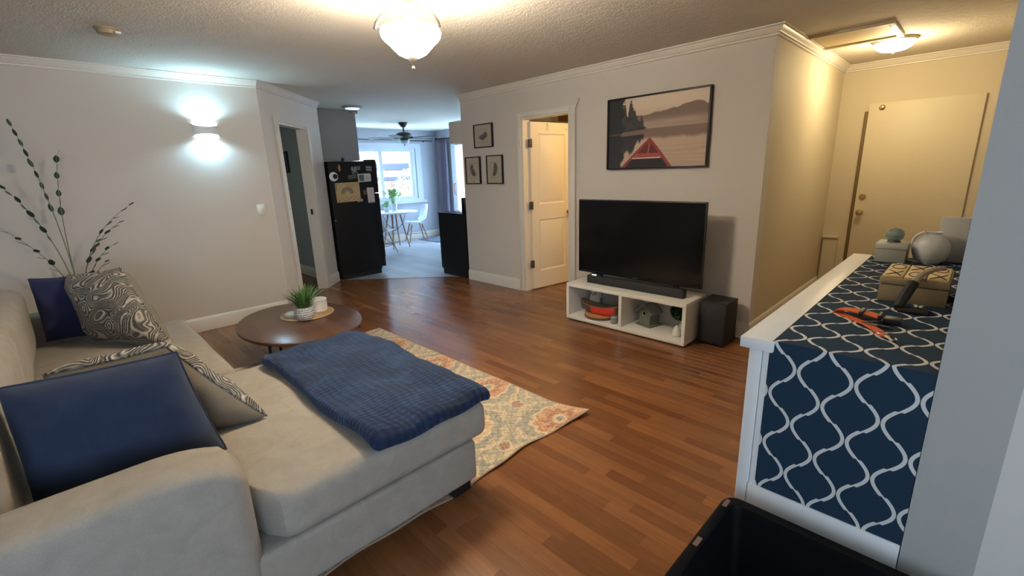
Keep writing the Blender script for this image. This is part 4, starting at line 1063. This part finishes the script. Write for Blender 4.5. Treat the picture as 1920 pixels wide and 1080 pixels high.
# ================================================================== SOFA
def fabric(name, c, c2, sc_=260, bump=.35):
    n = NT(name, .92); f = n.noise(14, 6, dist=.8); g = n.noise(sc_, 2)
    n.col(n.mix(n.math('ADD', n.math('MULTIPLY', f, .6), n.math('MULTIPLY', g, .4)), c, c2)); n.bump(g, bump, .0012)
    n.b.inputs['Sheen Weight'].default_value = .06
    return n.m
sofa_m = fabric('cream_chenille', rgb(124, 118, 108), rgb(172, 162, 147))
so = thing('sofa', 'cream fabric chaise sofa in the left foreground', 'sofa', (-2.8, .2, 0))
Z1 = .275
obj('chaise_base', rbox(-2.72, -1.455, -.30, 1.165, .075, Z1, .022, 12), sofa_m, so)
cb_ = rbox(-2.74, -1.440, -.28, 1.235, Z1+.002, .452, .052, 64, puff=.014, wob=.003, seed=2)
for v in cb_.verts:                       # the cushion is notched around the armrest
    y = v.co.y; q = min(1, max(0, (.375-y)/.10)); cut = .235*(1-math.sqrt(max(0, 1-q*q))) if y > .275 else .235
    k = max(0, (v.co.x+2.2)/.76); v.co.x -= cut*k
obj('chaise_cushion', cb_, sofa_m, so)
obj('seat_base', rbox(-4.18, -2.725, -.42, .50, .075, Z1, .025, 10), sofa_m, so)
obj('seat_cushion', rbox(-4.20, -2.745, -.34, .555, Z1+.002, .452, .060, 20, puff=.014, wob=.003, seed=5), sofa_m, so)
# right arm: profile in x-z (crest rounded), swept from back to front
def arm(x0, x1, y0, y1, ztop, name):
    bm = bmesh.new(); n = 30; ys = 26; rings = []
    wd = x1-x0; xc = (x0+x1)/2
    for j in range(ys+1):
        tt = j/ys; y = y0+(y1-y0)*tt
        e = max(0, (y-(y1-.035))/.035); inset = .030*(1-math.sqrt(max(0, 1-e*e)))
        drop = .055*max(0, (y-(y1-.22))/.22)**2.2
        ring = []
        for k in range(n+1):
            a = PI*k/n; cs, sn = math.cos(a), math.sin(a)
            r = wd/2-inset
            px = xc+math.copysign(abs(cs)**.48, cs)*r; pz = ztop-drop-.075+(.075-inset)*abs(sn)**.75
            ring.append(bm.verts.new((px, y, pz)))
        ring.append(bm.verts.new((xc-wd/2+inset, y, .075))); ring.insert(0, bm.verts.new((xc+wd/2-inset, y, .075)))
        # extra mid verts keep the outer face smooth
        rings.append(ring)
    m = len(rings[0])
    for A, Bq in zip(rings[:-1], rings[1:]):
        for k in range(m): bm.faces.new((A[k], A[(k+1) % m], Bq[(k+1) % m], Bq[k]))
    bm.faces.new(rings[0]); bm.faces.new(list(reversed(rings[-1]))); bmesh.ops.recalc_face_normals(bm, faces=bm.faces)
    return obj(name, bm, sofa_m, so, angle=50)
arm(-1.665, -1.440, -.62, .262, .665, 'armrest'); arm(-4.42, -4.205, -.62, .30, .645, 'armrest')
obj('sofa_back', rbox(-4.40, -1.46, -.66, -.42, .075, .80, .07, 14), sofa_m, so)
obj('back_cushion', rbox(-3.0, -1.70, -.42, -.24, .46, .86, .08, 14, wob=.004), sofa_m, so); obj('back_cushion', rbox(-4.19, -3.02, -.42, -.24, .46, .86, .08, 14, wob=.004, seed=3), sofa_m, so)
for x, y in ((-1.53, 1.09), (-2.65, 1.09), (-1.53, -.58), (-4.3, .15), (-4.3, -.58)):
    obj('foot', B(x-.05, x+.045, y-.05, y+.05, .012, .078, .004), mat('black_wood_foot', (.012, .009, .008), .5), so)
# lining strip under the chaise edge
def pillow(name, corners, th, m_front, m_back, label, group, pipe=None, n=26, wr=.006, seed=0, pinch=.07, pw=.5, cat='pillow', lift=(0, 0, 0)):
    c00, c10, c11, c01 = [Vector(p) for p in corners]
    t = thing(name, label, cat, (c00+c10)/2, group=group)
    nrm = ((c10-c00).cross(c01-c00)).normalized(); ctr = (c00+c10+c11+c01)/4
    def surf(sign):
        bm = bmesh.new(); g = []
        for j in range(n+1):
            row = []
            for i in range(n+1):
                u, v = math.sin((i/n-.5)*PI), math.sin((j/n-.5)*PI)
                uu = u*(1-pinch*(1-v*v)); vv = v*(1-pinch*(1-u*u)); a, b = (uu+1)/2, (vv+1)/2
                p = (c00*(1-a)+c10*a)*(1-b)+(c01*(1-a)+c11*a)*b
                h = th/2*(max(0, 1-u**4)*max(0, 1-v**4))**pw
                wob = wr*math.sin(u*7+seed)*math.sin(v*6+seed*2)+wr*.8*math.sin(u*3-v*9+seed)
                edge = min(1-abs(u), 1-abs(v))*1.5
                p = p+nrm*sign*(h+wob*min(1, edge*4))
                row.append(bm.verts.new(p))
            g.append(row)
        for j in range(n):
            for i in range(n):
                q = (g[j][i], g[j][i+1], g[j+1][i+1], g[j+1][i]); bm.faces.new(q if sign > 0 else tuple(reversed(q)))
        return bm
    obj('front_cover', surf(1), m_front, t); obj('back_cover', surf(-1), m_back, t)
    pts = []
    for s in range(4):
        for k in range(n):
            q = k/n*2-1; u, v = ((q, -1), (1, q), (-q, 1), (-1, -q))[s]
            uu = u*(1-pinch*(1-v*v)); vv = v*(1-pinch*(1-u*u)); a, b = (uu+1)/2, (vv+1)/2
            pts.append((c00*(1-a)+c10*a)*(1-b)+(c01*(1-a)+c11*a)*b)
    obj('piping', T(pts, .005, 6, closed=True), pipe or m_back, t)
    return t
def swirl_mat():
    n = NT('swirled_ribbon_fabric', .9)
    c1 = n.noise(6.5, 0.6, dist=0.5); fib = n.noise(45, 3)
    f = n.math('MULTIPLY_ADD', n.math('SINE', n.math('MULTIPLY', c1, 150.0)), .30, n.math('MULTIPLY_ADD', fib, .55, .20))
    ramp = n.nt.nodes.new('ShaderNodeValToRGB'); n.nt.links.new(f, ramp.inputs[0]); e = ramp.color_ramp.elements
    e[0].position = .22; e[0].color = (*rgb(92, 87, 79), 1); e[1].position = .85; e[1].color = (*rgb(190, 183, 168), 1)
    x = e.new(.45); x.color = (*rgb(128, 122, 112), 1)
    n.nt.links.new(ramp.outputs[0], n.b.inputs['Base Color']); n.bump(f, 1.0, .012)
    return n.m
swirl = swirl_mat()
blue_m = fabric('denim_blue_weave', rgb(22, 29, 50), rgb(40, 56, 82), 420, .5)
navy_m = fabric('navy_weave', rgb(22, 28, 58), rgb(36, 42, 84), 420, .5)
greyback = fabric('grey_linen', rgb(106, 97, 82), rgb(132, 122, 102), 380, .4)
GP = 'throw pillows on the sofa'
ZS = .462
pillow('blue_pillow', ((-1.98, -.225, ZS+.03), (-1.87, .285, ZS+.015), (-1.90, .205, .885), (-2.0, -.225, .875)), .24, blue_m, blue_m, 'large blue denim pillow standing behind the near armrest', GP, seed=1, pinch=.03, pw=.40)
pillow('patterned_pillow', ((-2.36, .02, ZS+.03), (-2.02, .475, ZS+.015), (-2.10, .20, .86), (-2.20, -.14, .83)), .19, greyback, swirl, 'swirl-patterned grey pillow with plain back leaning beside the blue denim pillow', GP, pipe=swirl, seed=2, pinch=.04, pw=.42)
pillow('patterned_pillow', ((-3.95, .02, ZS+.02), (-3.45, .36, ZS+.02), (-3.92, .235, .93), (-4.10, -.02, .90)), .20, swirl, greyback, 'swirl-patterned ribbon pillow propped at the far end of the sofa', GP, pipe=swirl, seed=4, pinch=.045, pw=.42)
pillow('navy_pillow', ((-4.16, -.20, ZS+.02), (-3.98, .12, ZS+.02), (-4.10, .10, .90), (-4.17, -.20, .90)), .15, navy_m, navy_m, 'navy pillow mostly hidden behind the far swirl-patterned pillow', GP, seed=6)

# throw blanket
def blanket_mat():
    n = NT('blue_plush', .95); x = n.xyz()
    wv = n.noise(3.0, 3)
    a = n.math('SINE', n.math('ADD', n.math('MULTIPLY', x[0], 262.0), n.math('MULTIPLY', wv, 9.0)))
    b = n.math('SINE', n.math('ADD', n.math('MULTIPLY', x[1], 190.0), n.math('MULTIPLY', wv, 22.0)))
    g = n.noise(7, 4, dist=1.2); f = n.noise(90, 2)
    rib = n.math('MULTIPLY_ADD', a, .12, n.math('MULTIPLY_ADD', b, .17, n.math('MULTIPLY', f, .4)))
    shade = n.math('MULTIPLY_ADD', g, .95, n.math('MULTIPLY', rib, .38))
    ramp = n.nt.nodes.new('ShaderNodeValToRGB'); n.nt.links.new(shade, ramp.inputs[0]); e = ramp.color_ramp.elements
    e[0].position = .22; e[0].color = (*rgb(6, 18, 36), 1); e[1].position = .95; e[1].color = (*rgb(44, 74, 108), 1); q = e.new(.58); q.color = (*rgb(15, 36, 66), 1)
    n.nt.links.new(ramp.outputs[0], n.b.inputs['Base Color']); n.bump(n.math('ADD', rib, n.math('MULTIPLY', g, .8)), .9, .010)
    n.b.inputs['Sheen Weight'].default_value = .12; n.b.inputs['Sheen Tint'].default_value = (.4, .6, 1, 1)
    return n.m
bl_m = blanket_mat()
bk = thing('throw_blanket', 'folded blue plush throw blanket lying across the chaise', 'blanket', (-2.05, .95, .45))
bm = rbox(-2.68, -1.430, .655, 1.255, .464, .532, .032, 34)
BX0, BX1, BY0, BY1 = -2.66, -1.425, .665, 1.262
for v in bm.verts:
    p = v.co; a = (p.x-BX0)/(BX1-BX0); b = (p.y-BY0)/(BY1-BY0)
    p.z += .007*math.sin(p.x*13+p.y*5)+.005*math.sin(p.y*24-p.x*7)+.004*math.sin(p.x*37)*math.sin(p.y*29)
    # edges sag over the cushion's rounded rim
    sx = max(0, (p.x-(BX1-.09))/.09); sy = max(0, (p.y-(BY1-.09))/.09); sl = max(0, ((BX0+.07)-p.x)/.07)
    p.z -= .022*sx*sx+.03*sy*sy+.015*sl*sl
    p.x += .005*math.sin(p.y*9)*(abs(a-.5)*2)**3
    p.y += .007*math.sin(p.x*8+1)*(abs(b-.5)*2)**3
obj('blanket_fold', bm, bl_m, bk)

# ================================================================== COFFEE TABLE
TZ = .26
ct = thing('coffee_table', 'low dark wooden oval coffee table with black metal legs', 'table', (-4.04, 1.34, 0))
def table_wood():
    n = NT('walnut_planks', .30); x = n.xyz()
    g1 = n.noise(1, 5, mapping=(3, 40, 5), dist=.8); tn = n.noise(1, 0, mapping=(.6, 11, 1))
    c = n.mix(tn, rgb(84, 56, 40), rgb(124, 86, 60)); n.col(n.mix(n.math('MULTIPLY', g1, .6), c, rgb(48, 30, 20)))
    n.bump(g1, .12, .001); return n.m
tw = table_wood()
ca_, cb_, th_ = .662, .481, R(-3)
tt = obj('tabletop', L([(0, -.036), (.955, -.036), (.985, -.030), (1.0, -.022), (1.0, -.006), (.985, 0), (0, 0)], (0, 0, 0), 72), tw, ct, world=False)
tt.data.transform(Matrix.Translation((0, 0, TZ)) @ Matrix.Rotation(th_, 4, 'Z') @ Matrix.Diagonal((ca_, cb_, 1, 1)))
def leg(p, q): return obj('leg', T([(*p, TZ-.036), (*q, .012)], .011, 8), darkmetal_m, ct)
leg((-3.74, .99), (-3.735, .975)); leg((-3.93, 1.10), (-3.95, 1.13)); leg((-4.10, 1.72), (-4.15, 1.93)); leg((-4.36, 1.66), (-4.42, 1.84))
leg((-3.62, 1.38), (-3.58, 1.38))
obj('floor_bar', T([(-3.735, .975, .018), (-3.95, 1.13, .018)], .009, 8), darkmetal_m, ct); obj('floor_bar', T([(-3.735, .975, .018), (-3.60, .77, .018), (-3.35, .62, .018)], .009, 8), darkmetal_m, ct)
ap = obj('apron_ring', L([(.80, -.05), (.82, -.05), (.82, -.036), (.80, -.036), (.80, -.05)], (0, 0, 0), 48, cap=False), darkmetal_m, ct, world=False)
ap.data.transform(Matrix.Translation((0, 0, TZ)) @ Matrix.Diagonal((ca_, cb_, 1, 1)))
# woven mat
def woven():
    n = NT('woven_seagrass', .85); x = n.xyz(); r = n.math('SQRT', n.math('ADD', n.math('MULTIPLY', x[0], x[0]), n.math('MULTIPLY', x[1], x[1])))
    a = n.math('SINE', n.math('MULTIPLY', r, 420.0)); g = n.noise(60, 2)
    n.col(n.mix(n.math('MULTIPLY_ADD', a, .25, g), rgb(160, 122, 78), rgb(214, 184, 140))); n.bump(a, .8, .002); return n.m
mt = thing('woven_placemat', 'round woven straw mat on the coffee table', 'mat', (-4.17, 1.46, TZ))
obj('mat_disc', L([(0, 0), (.222, 0), (.228, .004), (.224, .009), (0, .009)], (0, 0, 0), 60), woven(), mt, world=False)
MZ = TZ+.009
def textured_pot():
    n = NT('white_patterned_ceramic', .35); x = n.xyz(); an = n.math('ARCTAN2', x[1], x[0])
    a = n.math('SINE', n.math('MULTIPLY_ADD', an, 18.0, n.math('MULTIPLY', x[2], 160.0))); b = n.math('SINE', n.math('MULTIPLY_ADD', an, 18.0, n.math('MULTIPLY', x[2], -160.0)))
    n.col(rgb(222, 220, 214)); n.bump(n.math('MULTIPLY', a, b), .8, .004); return n.m
pp = thing('potted_grass_plant', 'spiky green plant in a white textured pot on the coffee table', 'plant', (-4.00, 1.375, MZ))
obj('pot', L([(0, 0), (.060, 0), (.075, .02), (.082, .06), (.080, .115), (.074, .115), (.070, .09), (0, .09)], (0, 0, 0), 36), textured_pot(), pp, world=False)
gl = mat('grass_leaf', rgb(86, 122, 58), .5, noise=(12, .35)); rr = random.Random(4)
bm = bmesh.new()
for i in range(150):
    a = rr.uniform(0, 2*PI); ln = rr.uniform(.12, .25); out = rr.uniform(.1, 1.0); d = Vector((math.cos(a), math.sin(a), 0)); s = Vector((-d.y, d.x, 0)); b0 = d*rr.uniform(0, .05)+Vector((0, 0, .09))
    pts = []
    for k in range(5):
        q = k/4; pts.append(b0+d*ln*out*(q**1.3)*.85+Vector((0, 0, ln*(q-.35*out*q*q))))
    wd = [.003, .006, .006, .004, .0004]
    ra = [(bm.verts.new(p-s*w_), bm.verts.new(p+s*w_+Vector((0, 0, .001)))) for p, w_ in zip(pts, wd)]
    for A, Bq in zip(ra[:-1], ra[1:]): bm.faces.new((A[0], A[1], Bq[1], Bq[0]))
o = obj('foliage', bm, gl, pp, world=False); o['kind'] = 'stuff'
jar = thing('lidded_jar', 'white lidded jar behind the spiky plant on the woven mat', 'jar', (-4.16, 1.56, MZ))
wj = mat('white_stoneware', rgb(226, 220, 208), .4)
obj('body', L([(0, 0), (.070, 0), (.076, .006), (.076, .098), (0, .098)], (0, 0, 0), 36), wj, jar, world=False); obj('lid', L([(0, .100), (.078, .100), (.079, .108), (.072, .116), (0, .118)], (0, 0, 0), 36), wj, jar, world=False)
dsh = thing('white_dish', 'low white covered dish beside the spiky plant on the woven mat', 'dish', (-4.165, 1.33, MZ))
obj('dish_body', L([(0, 0), (.058, 0), (.066, .014), (.064, .018), (0, .018)], (0, 0, 0), 36), wj, dsh, world=False); obj('dish_lid', L([(0, .019), (.062, .019), (.063, .028), (.050, .036), (0, .038)], (0, 0, 0), 36), wj, dsh, world=False)

# tall plant beyond the sofa, its leaves reach into view
fp = thing('tall_leafy_plant', 'tall plant with dark oval leaves against the left wall behind the sofa', 'plant', (-5.08, .02, 0))
obj('pot', L([(0, 0), (.13, 0), (.17, .28), (.155, .28), (.14, .25), (0, .25)], (-5.08, .02, 0), 32), mat('grey_pot', rgb(150, 146, 138), .6), fp)
stm = mat('thin_stem', rgb(120, 124, 96), .6); lf = mat('dark_oval_leaf', rgb(50, 70, 52), .45); rr = random.Random(9)
def add_leaf(bm, p, d, sz):
    d = d.normalized(); s = d.cross(Vector((0, 0, 1))).normalized()
    prof = [(0, 0), (.2, .22), (.5, .30), (.8, .20), (1, 0)]; Lr = [bm.verts.new(p+d*q*sz+s*w_*sz) for q, w_ in prof]; Rr = [bm.verts.new(p+d*q*sz-s*w_*sz) for q, w_ in prof[1:-1]]; mid = [bm.verts.new(p+d*q*sz-Vector((0, 0, .05*sz))) for q, w_ in prof[1:-1]]
    bm.faces.new((Lr[0], Lr[1], mid[0])); bm.faces.new((Lr[1], Lr[2], mid[1], mid[0])); bm.faces.new((Lr[2], Lr[3], mid[2], mid[1])); bm.faces.new((Lr[3], Lr[4], mid[2]))
    bm.faces.new((Lr[0], mid[0], Rr[0])); bm.faces.new((Rr[0], mid[0], mid[1], Rr[1])); bm.faces.new((Rr[1], mid[1], mid[2], Rr[2])); bm.faces.new((Rr[2], mid[2], Lr[4]))
for (h, tip, nl) in ((1.0, (-4.98, .45, 1.29), 7), (.9, (-4.95, .36, 1.16), 7), (.8, (-4.95, .28, .98), 6), (.7, (-4.90, .22, .86), 5), (1.2, (-5.15, .1, 1.7), 9), (1.1, (-5.0, -.25, 1.5), 9), (1.3, (-5.1, -.1, 1.9), 9), (.8, (-4.8, -.3, 1.2), 8)):
    b0 = Vector((-5.08, .02, .25)); m1 = Vector((-5.08+rr.uniform(-.03, .03), .02+rr.uniform(-.03, .03), h)); tp = Vector(tip); pts = []
    for k in range(13):
        q = k/12; pts.append(b0*(1-q)**2+m1*2*q*(1-q)*1.0+tp*q*q)
    obj('branch', T(pts, [.006-.0004*k for k in range(13)], 5), stm, fp)
    for k in range(nl):
        q = .55+.45*k/(nl-1); i = min(11, int(q*12)); p = pts[i].lerp(pts[i+1], q*12-i); td = (pts[min(12, i+1)]-pts[i]).normalized()
        sd = Vector((-td.y, td.x, 0))*(1 if k % 2 else -1); b2 = bmesh.new(); add_leaf(b2, p, td*.8+sd*.6+Vector((0, 0, rr.uniform(-.4, .1))), rr.uniform(.055, .075)); obj('leaf', b2, lf, fp)

# ================================================================== COUNTER / CABINET WITH TRELLIS COVER
def trellis():
    n = NT('navy_trellis_print', .85); n.b.inputs['Specular IOR Level'].default_value = .15; x = n.xyz()
    PX, PV = .1215, .152
    v = n.math('SUBTRACT', x[1], x[2])                          # runs over the edge: along y on top, down z in front
    uu = n.math('DIVIDE', n.math('ADD', x[0], .2650), PX)
    vv = n.math('DIVIDE', n.math('SUBTRACT', v, 1.28-.925), PV)
    t = n.math('MULTIPLY', n.math('PINGPONG', vv, .5), 2.0)     # 0..1..0
    s = n.math('MULTIPLY_ADD', n.math('COSINE', n.math('MULTIPLY', t, PI)), -.5, .5)
    kink = n.math('GREATER_THAN', t, .5)
    g = n.math('MULTIPLY_ADD', s, .74, n.math('MULTIPLY_ADD', kink, .10, .08))
    h = n.math('MULTIPLY', g, .5)
    a = n.math('ABSOLUTE', n.math('SUBTRACT', n.math('FRACT', n.math('ADD', n.math('SUBTRACT', uu, h), .5)), .5))
    b = n.math('ABSOLUTE', n.math('SUBTRACT', n.math('FRACT', n.math('ADD', n.math('ADD', uu, h), .5)), .5))
    d = n.math('MULTIPLY', n.math('MINIMUM', a, b), PX)
    # perpendicular thickness
    sl = n.math('MULTIPLY', n.math('SINE', n.math('MULTIPLY', t, PI)), .80*.5*PI*PX/PV)
    thick = n.math('MULTIPLY', n.math('SQRT', n.math('MULTIPLY_ADD', sl, sl, 1.0)), .0040)
    m = n.math('LESS_THAN', d, thick)
    gn = n.noise(300, 2)
    n.col(n.mix(m, n.mix(gn, rgb(27, 46, 62), rgb(40, 60, 76)), rgb(206, 202, 194)))
    return n.m
tr_m = trellis()
CX0, CX1, CY0, CY1, CH = -.405, -.005, 1.285, 2.84, 1.0
cb = thing('console_cabinet', 'tall white console with navy trellis-patterned cover on top and front', 'cabinet', (-.2, 2.0, 0))
wcab = mat('white_console_paint', rgb(222, 220, 214), .38)
obj('top_board', B(CX0, CX0+.082, CY0-.012, CY1, CH-.030, CH, .002), wcab, cb)
obj('top_core', B(CX0+.082, CX1, CY0+.004, CY1, CH-.030, CH-.003), wcab, cb)
obj('leg', B(CX0+.022, CX0+.055, CY0+.0, CY0+.045, 0, CH-.030, .002), wcab, cb); obj('leg', B(CX0+.022, CX0+.055, CY1-.05, CY1-.005, 0, CH-.030, .002), wcab, cb)
obj('body', B(CX0+.034, CX1, CY0+.012, CY1-.006, .06, CH-.030), wcab, cb)
obj('front_stile', B(CX0+.057, CX0+.078, CY0+.002, CY0+.012, .06, CH-.031), wcab, cb)
obj('bottom_rail', B(CX0+.055, CX1, CY0-.004, CY0+.012, .44, .555, .002), wcab, cb)
bm = bmesh.new()
box(bm, CX0+.078, CX1+.001, CY0+.0035, CY1-.001, CH-.003, CH+.0012); box(bm, CX0+.072, CX1+.001, CY0+.0015, CY0+.0040, .552, CH+.0012)
cov = obj('trellis_cover', bm, tr_m, cb, smooth=False); cov.data.transform(Matrix.Translation(worldloc(cb))); cov.matrix_parent_inverse = Matrix.Translation(-worldloc(cb))

CT = CH+.0012
# orange collar / strap
org = mat('orange_webbing', rgb(206, 92, 44), .7, bump=(400, .5, .001))
cl = thing('orange_collar', 'orange webbing dog collar with black buckle lying on the trellis cover', 'collar', (-.18, 1.62, CT))
def strap(pts, wd, th, m, name, parent):
    bm = bmesh.new(); rings = []; P = [Vector(p) for p in pts]
    for i, p in enumerate(P):
        t_ = (P[min(i+1, len(P)-1)]-P[max(i-1, 0)]).normalized(); s = t_.cross(Vector((0, 0, 1))).normalized(); u_ = s.cross(t_)
        rings.append([bm.verts.new(p+s*a*wd/2+u_*b*th) for a, b in ((-1, 0), (1, 0), (1, 1), (-1, 1))])
    for A, Bq in zip(rings[:-1], rings[1:]):
        for k in range(4): bm.faces.new((A[k], A[(k+1) % 4], Bq[(k+1) % 4], Bq[k]))
    bm.faces.new(rings[0]); bm.faces.new(list(reversed(rings[-1]))); bmesh.ops.recalc_face_normals(bm, faces=bm.faces)
    return obj(name, bm, m, parent)
strap([(-.252, 1.665, CT+.001), (-.248, 1.662, CT+.014), (-.22, 1.652, CT+.018), (-.18, 1.640, CT+.018), (-.145, 1.632, CT+.014)], .040, .003, org, 'webbing', cl)
strap([(-.252, 1.660, CT+.001), (-.215, 1.625, CT+.001), (-.17, 1.58, CT+.002), (-.140, 1.535, CT+.002), (-.118, 1.490, CT+.002)], .022, .003, org, 'webbing', cl)
obj('slider', B(-.197, -.187, 1.612, 1.672, CT+.014, CT+.027, .002), black_m, cl)
obj('slider', B(-.152, -.143, 1.608, 1.662, CT+.010, CT+.025, .002), black_m, cl)
obj('buckle', B(-.140, -.098, 1.610, 1.655, CT+.004, CT+.019, .004), black_m, cl)
obj('snap_hook', T([(-.118, 1.488, CT+.005), (-.108, 1.470, CT+.006), (-.100, 1.455, CT+.006), (-.092, 1.462, CT+.006), (-.096, 1.478, CT+.006)], .003, 6), chrome_m, cl)
obj('d_ring', T([(-.128+.010*math.cos(a*PI/5), 1.512+.010*math.sin(a*PI/5), CT+.005) for a in range(10)], .002, 5, closed=True), chrome_m, cl)
strap([(-.200, 1.610, CT+.001), (-.175, 1.585, CT+.0035), (-.150, 1.575, CT+.0055), (-.120, 1.580, CT+.004)], .012, .002, black_m, 'black_strap', cl)
# wooden tile box
wb = thing('wooden_tile_box', 'tan wooden box whose lid is divided into carved squares', 'box', (-.13, 2.05, CT))
wbm = mat('worn_grey_wood', rgb(146, 128, 98), .7, noise=(22, .3), bump=(80, .3, .002)); wtm = mat('pale_tile_wood', rgb(204, 178, 124), .6, noise=(18, .12))
bx0, bx1, by0, by1, bz = -.190, -.020, 1.905, 2.150, .080
obj('box_body', B(bx0, bx1, by0, by1, CT, CT+.056, .003), wbm, wb); obj('box_lid', B(bx0-.001, bx1+.001, by0-.001, by1+.001, CT+.058, CT+bz, .002), wbm, wb)
carve = mat('dark_carving', rgb(52, 42, 30), .7)
for i in range(3):
    for j in range(2):
        x0, x1 = bx0+.004+i*.055, bx0+.004+i*.055+.051; y0, y1 = by0+.004+j*.120, by0+.004+j*.120+.114
        tl = obj('tile', B(x0, x1, y0, y1, CT+bz, CT+bz+.006, .0015), wtm, wb)
        bm = bmesh.new(); cx_, cy_ = (x0+x1)/2, (y0+y1)/2; zc = CT+bz+.0062
        if (i+j) % 2: tube(bm, [(cx_+.018*math.cos(a*PI/8), cy_+.040*math.sin(a*PI/8), zc) for a in range(16)], .0018, 5, closed=True)
        else:
            tube(bm, [(cx_-.019, cy_-.042, zc), (cx_, cy_-.01, zc+.001), (cx_+.019, cy_+.042, zc)], .0018, 5); tube(bm, [(cx_-.019, cy_+.042, zc), (cx_, cy_+.01, zc+.001), (cx_+.019, cy_-.042, zc)], .0018, 5)
        obj('carved_mark', bm, carve, tl)
# black handled object (knife-shaped clip tool) leaning on the box
kn = thing('black_folding_tool', 'black tool with grey handle leaning against the wooden box', 'tool', (-.10, 1.86, CT))
bm = T([(-.125, 1.795, CT+.010), (-.118, 1.835, CT+.035), (-.104, 1.880, CT+.075)], [.012, .016, .015], 8); obj('grip', bm, mat('black_rubber', (.01, .01, .011), .6), kn)
obj('handle', T([(-.104, 1.882, CT+.076), (-.09, 1.91, CT+.098), (-.065, 1.945, CT+.112), (-.04, 1.965, CT+.115)], [.010, .009, .008, .007], 8), mat('grey_tan_handle', rgb(150, 134, 112), .5), kn)
obj('foot_plate', rbox(-.125, -.055, 1.775, 1.83, CT, CT+.012, .005, 4), mat('black_rubber', (.01, .01, .011)), kn)
# glass piece on grey box
gb = thing('grey_box', 'small grey box at the far end of the trellis cover', 'box', (-.24, 2.70, CT))
obj('box_body', B(-.300, -.190, 2.655, 2.79, CT, CT+.060, .003), mat('grey_board', rgb(150, 150, 140), .6), gb); obj('box_lid', B(-.303, -.187, 2.652, 2.793, CT+.060, CT+.085, .003), mat('pale_grey_board', rgb(172, 170, 158), .55), gb)
gg = thing('glass_votive', 'faceted glass globe with bright sparkles on top of the grey box', 'ornament', (-.245, 2.72, CT+.085))
bm = bmesh.new(); bmesh.ops.create_icosphere(bm, subdivisions=2, radius=.036); bm.transform(Matrix.Translation((-.245, 2.72, CT+.119)) @ Matrix.Diagonal((1, 1, .95, 1)))
obj('glass_globe', bm, mat('grey_green_glass', rgb(120, 136, 130), .08, coat=1, spec=1), gg, smooth=False); obj('globe_foot', L([(0, 0), (.026, 0), (.022, .008), (0, .008)], (-.245, 2.72, CT+.085), 20), clear_m, gg)
# white round vase + white upright board
wv_ = thing('white_ring_vase', 'round white ceramic vase at the right end of the console', 'vase', (-.115, 2.73, CT))
obj('vase_body', L([(0, 0), (.035, 0), (.055, .02), (.066, .055), (.062, .09), (.042, .118), (.026, .130), (.030, .140), (.022, .138), (0, .11)], (-.115, 2.73, CT), 32), mat('white_vase', rgb(196, 194, 190), .4), wv_)
obj('handle', T([(-.115+.045*math.cos(a)-.02, 2.70-.045*math.cos(a)*.3, CT+.085+.055*math.sin(a)) for a in [PI*(.55+k*.1) for k in range(10)]], .006, 6), mat('white_vase', rgb(196, 194, 190)), wv_)
bm = bmesh.new(); box(bm, -.10, -.006, 2.79, 2.815, CT, CT+.20, .004)
tag(obj('white_board', bm, mat('white_board_paint', rgb(190, 188, 182), .5)), 'white upright board behind the round white vase on the console', 'board')

# ================================================================== BLACK BIN
bn = thing('black_bin', 'open black plastic bin in the bottom right foreground', 'bin', (-.05, .90, 0))
BZ = .55
def bin_shell():
    bm = bmesh.new(); rings = []
    x0, x1, y0, y1 = -.378, .27, .56, 1.205
    def rr_(ins, z, rad):
        pts = []; a0, a1, b0, b1 = x0+ins, x1-ins, y0+ins, y1-ins
        for (cx, cy, s) in ((a1-rad, b1-rad, 0), (a0+rad, b1-rad, 1), (a0+rad, b0+rad, 2), (a1-rad, b0+rad, 3)):
            for k in range(6):
                a = s*PI/2+PI/2*k/5; pts.append(bm.verts.new((cx+rad*math.cos(a), cy+rad*math.sin(a), z)))
        return pts
    for ins, z, rad in ((.06, 0.0, .03), (.022, BZ-.05, .035), (.0, BZ-.05, .04), (0, BZ-.004, .04), (.004, BZ, .036), (.020, BZ, .03), (.026, BZ-.004, .028), (.030, BZ-.02, .026), (.066, .01, .02)): rings.append(rr_(ins, z, rad))
    m = len(rings[0])
    for A, Bq in zip(rings[:-1], rings[1:]):
        for k in range(m): bm.faces.new((A[k], A[(k+1) % m], Bq[(k+1) % m], Bq[k]))
    bm.faces.new(rings[0]); bm.faces.new(rings[-1]); bmesh.ops.recalc_face_normals(bm, faces=bm.faces)
    return bm
binm = mat('bin_black', (.003, .003, .0035), .55, spec=.15)
obj('bin_body', bin_shell(), binm, bn)
slotm = mat('slot_showing_floor', rgb(112, 84, 72), .6)
for y in (1.165, .98, .80): obj('rim_slot', rbox(-.370, -.358, y-.022, y+.012, BZ-.001, BZ+.0012, .0005, 2), slotm, bn)
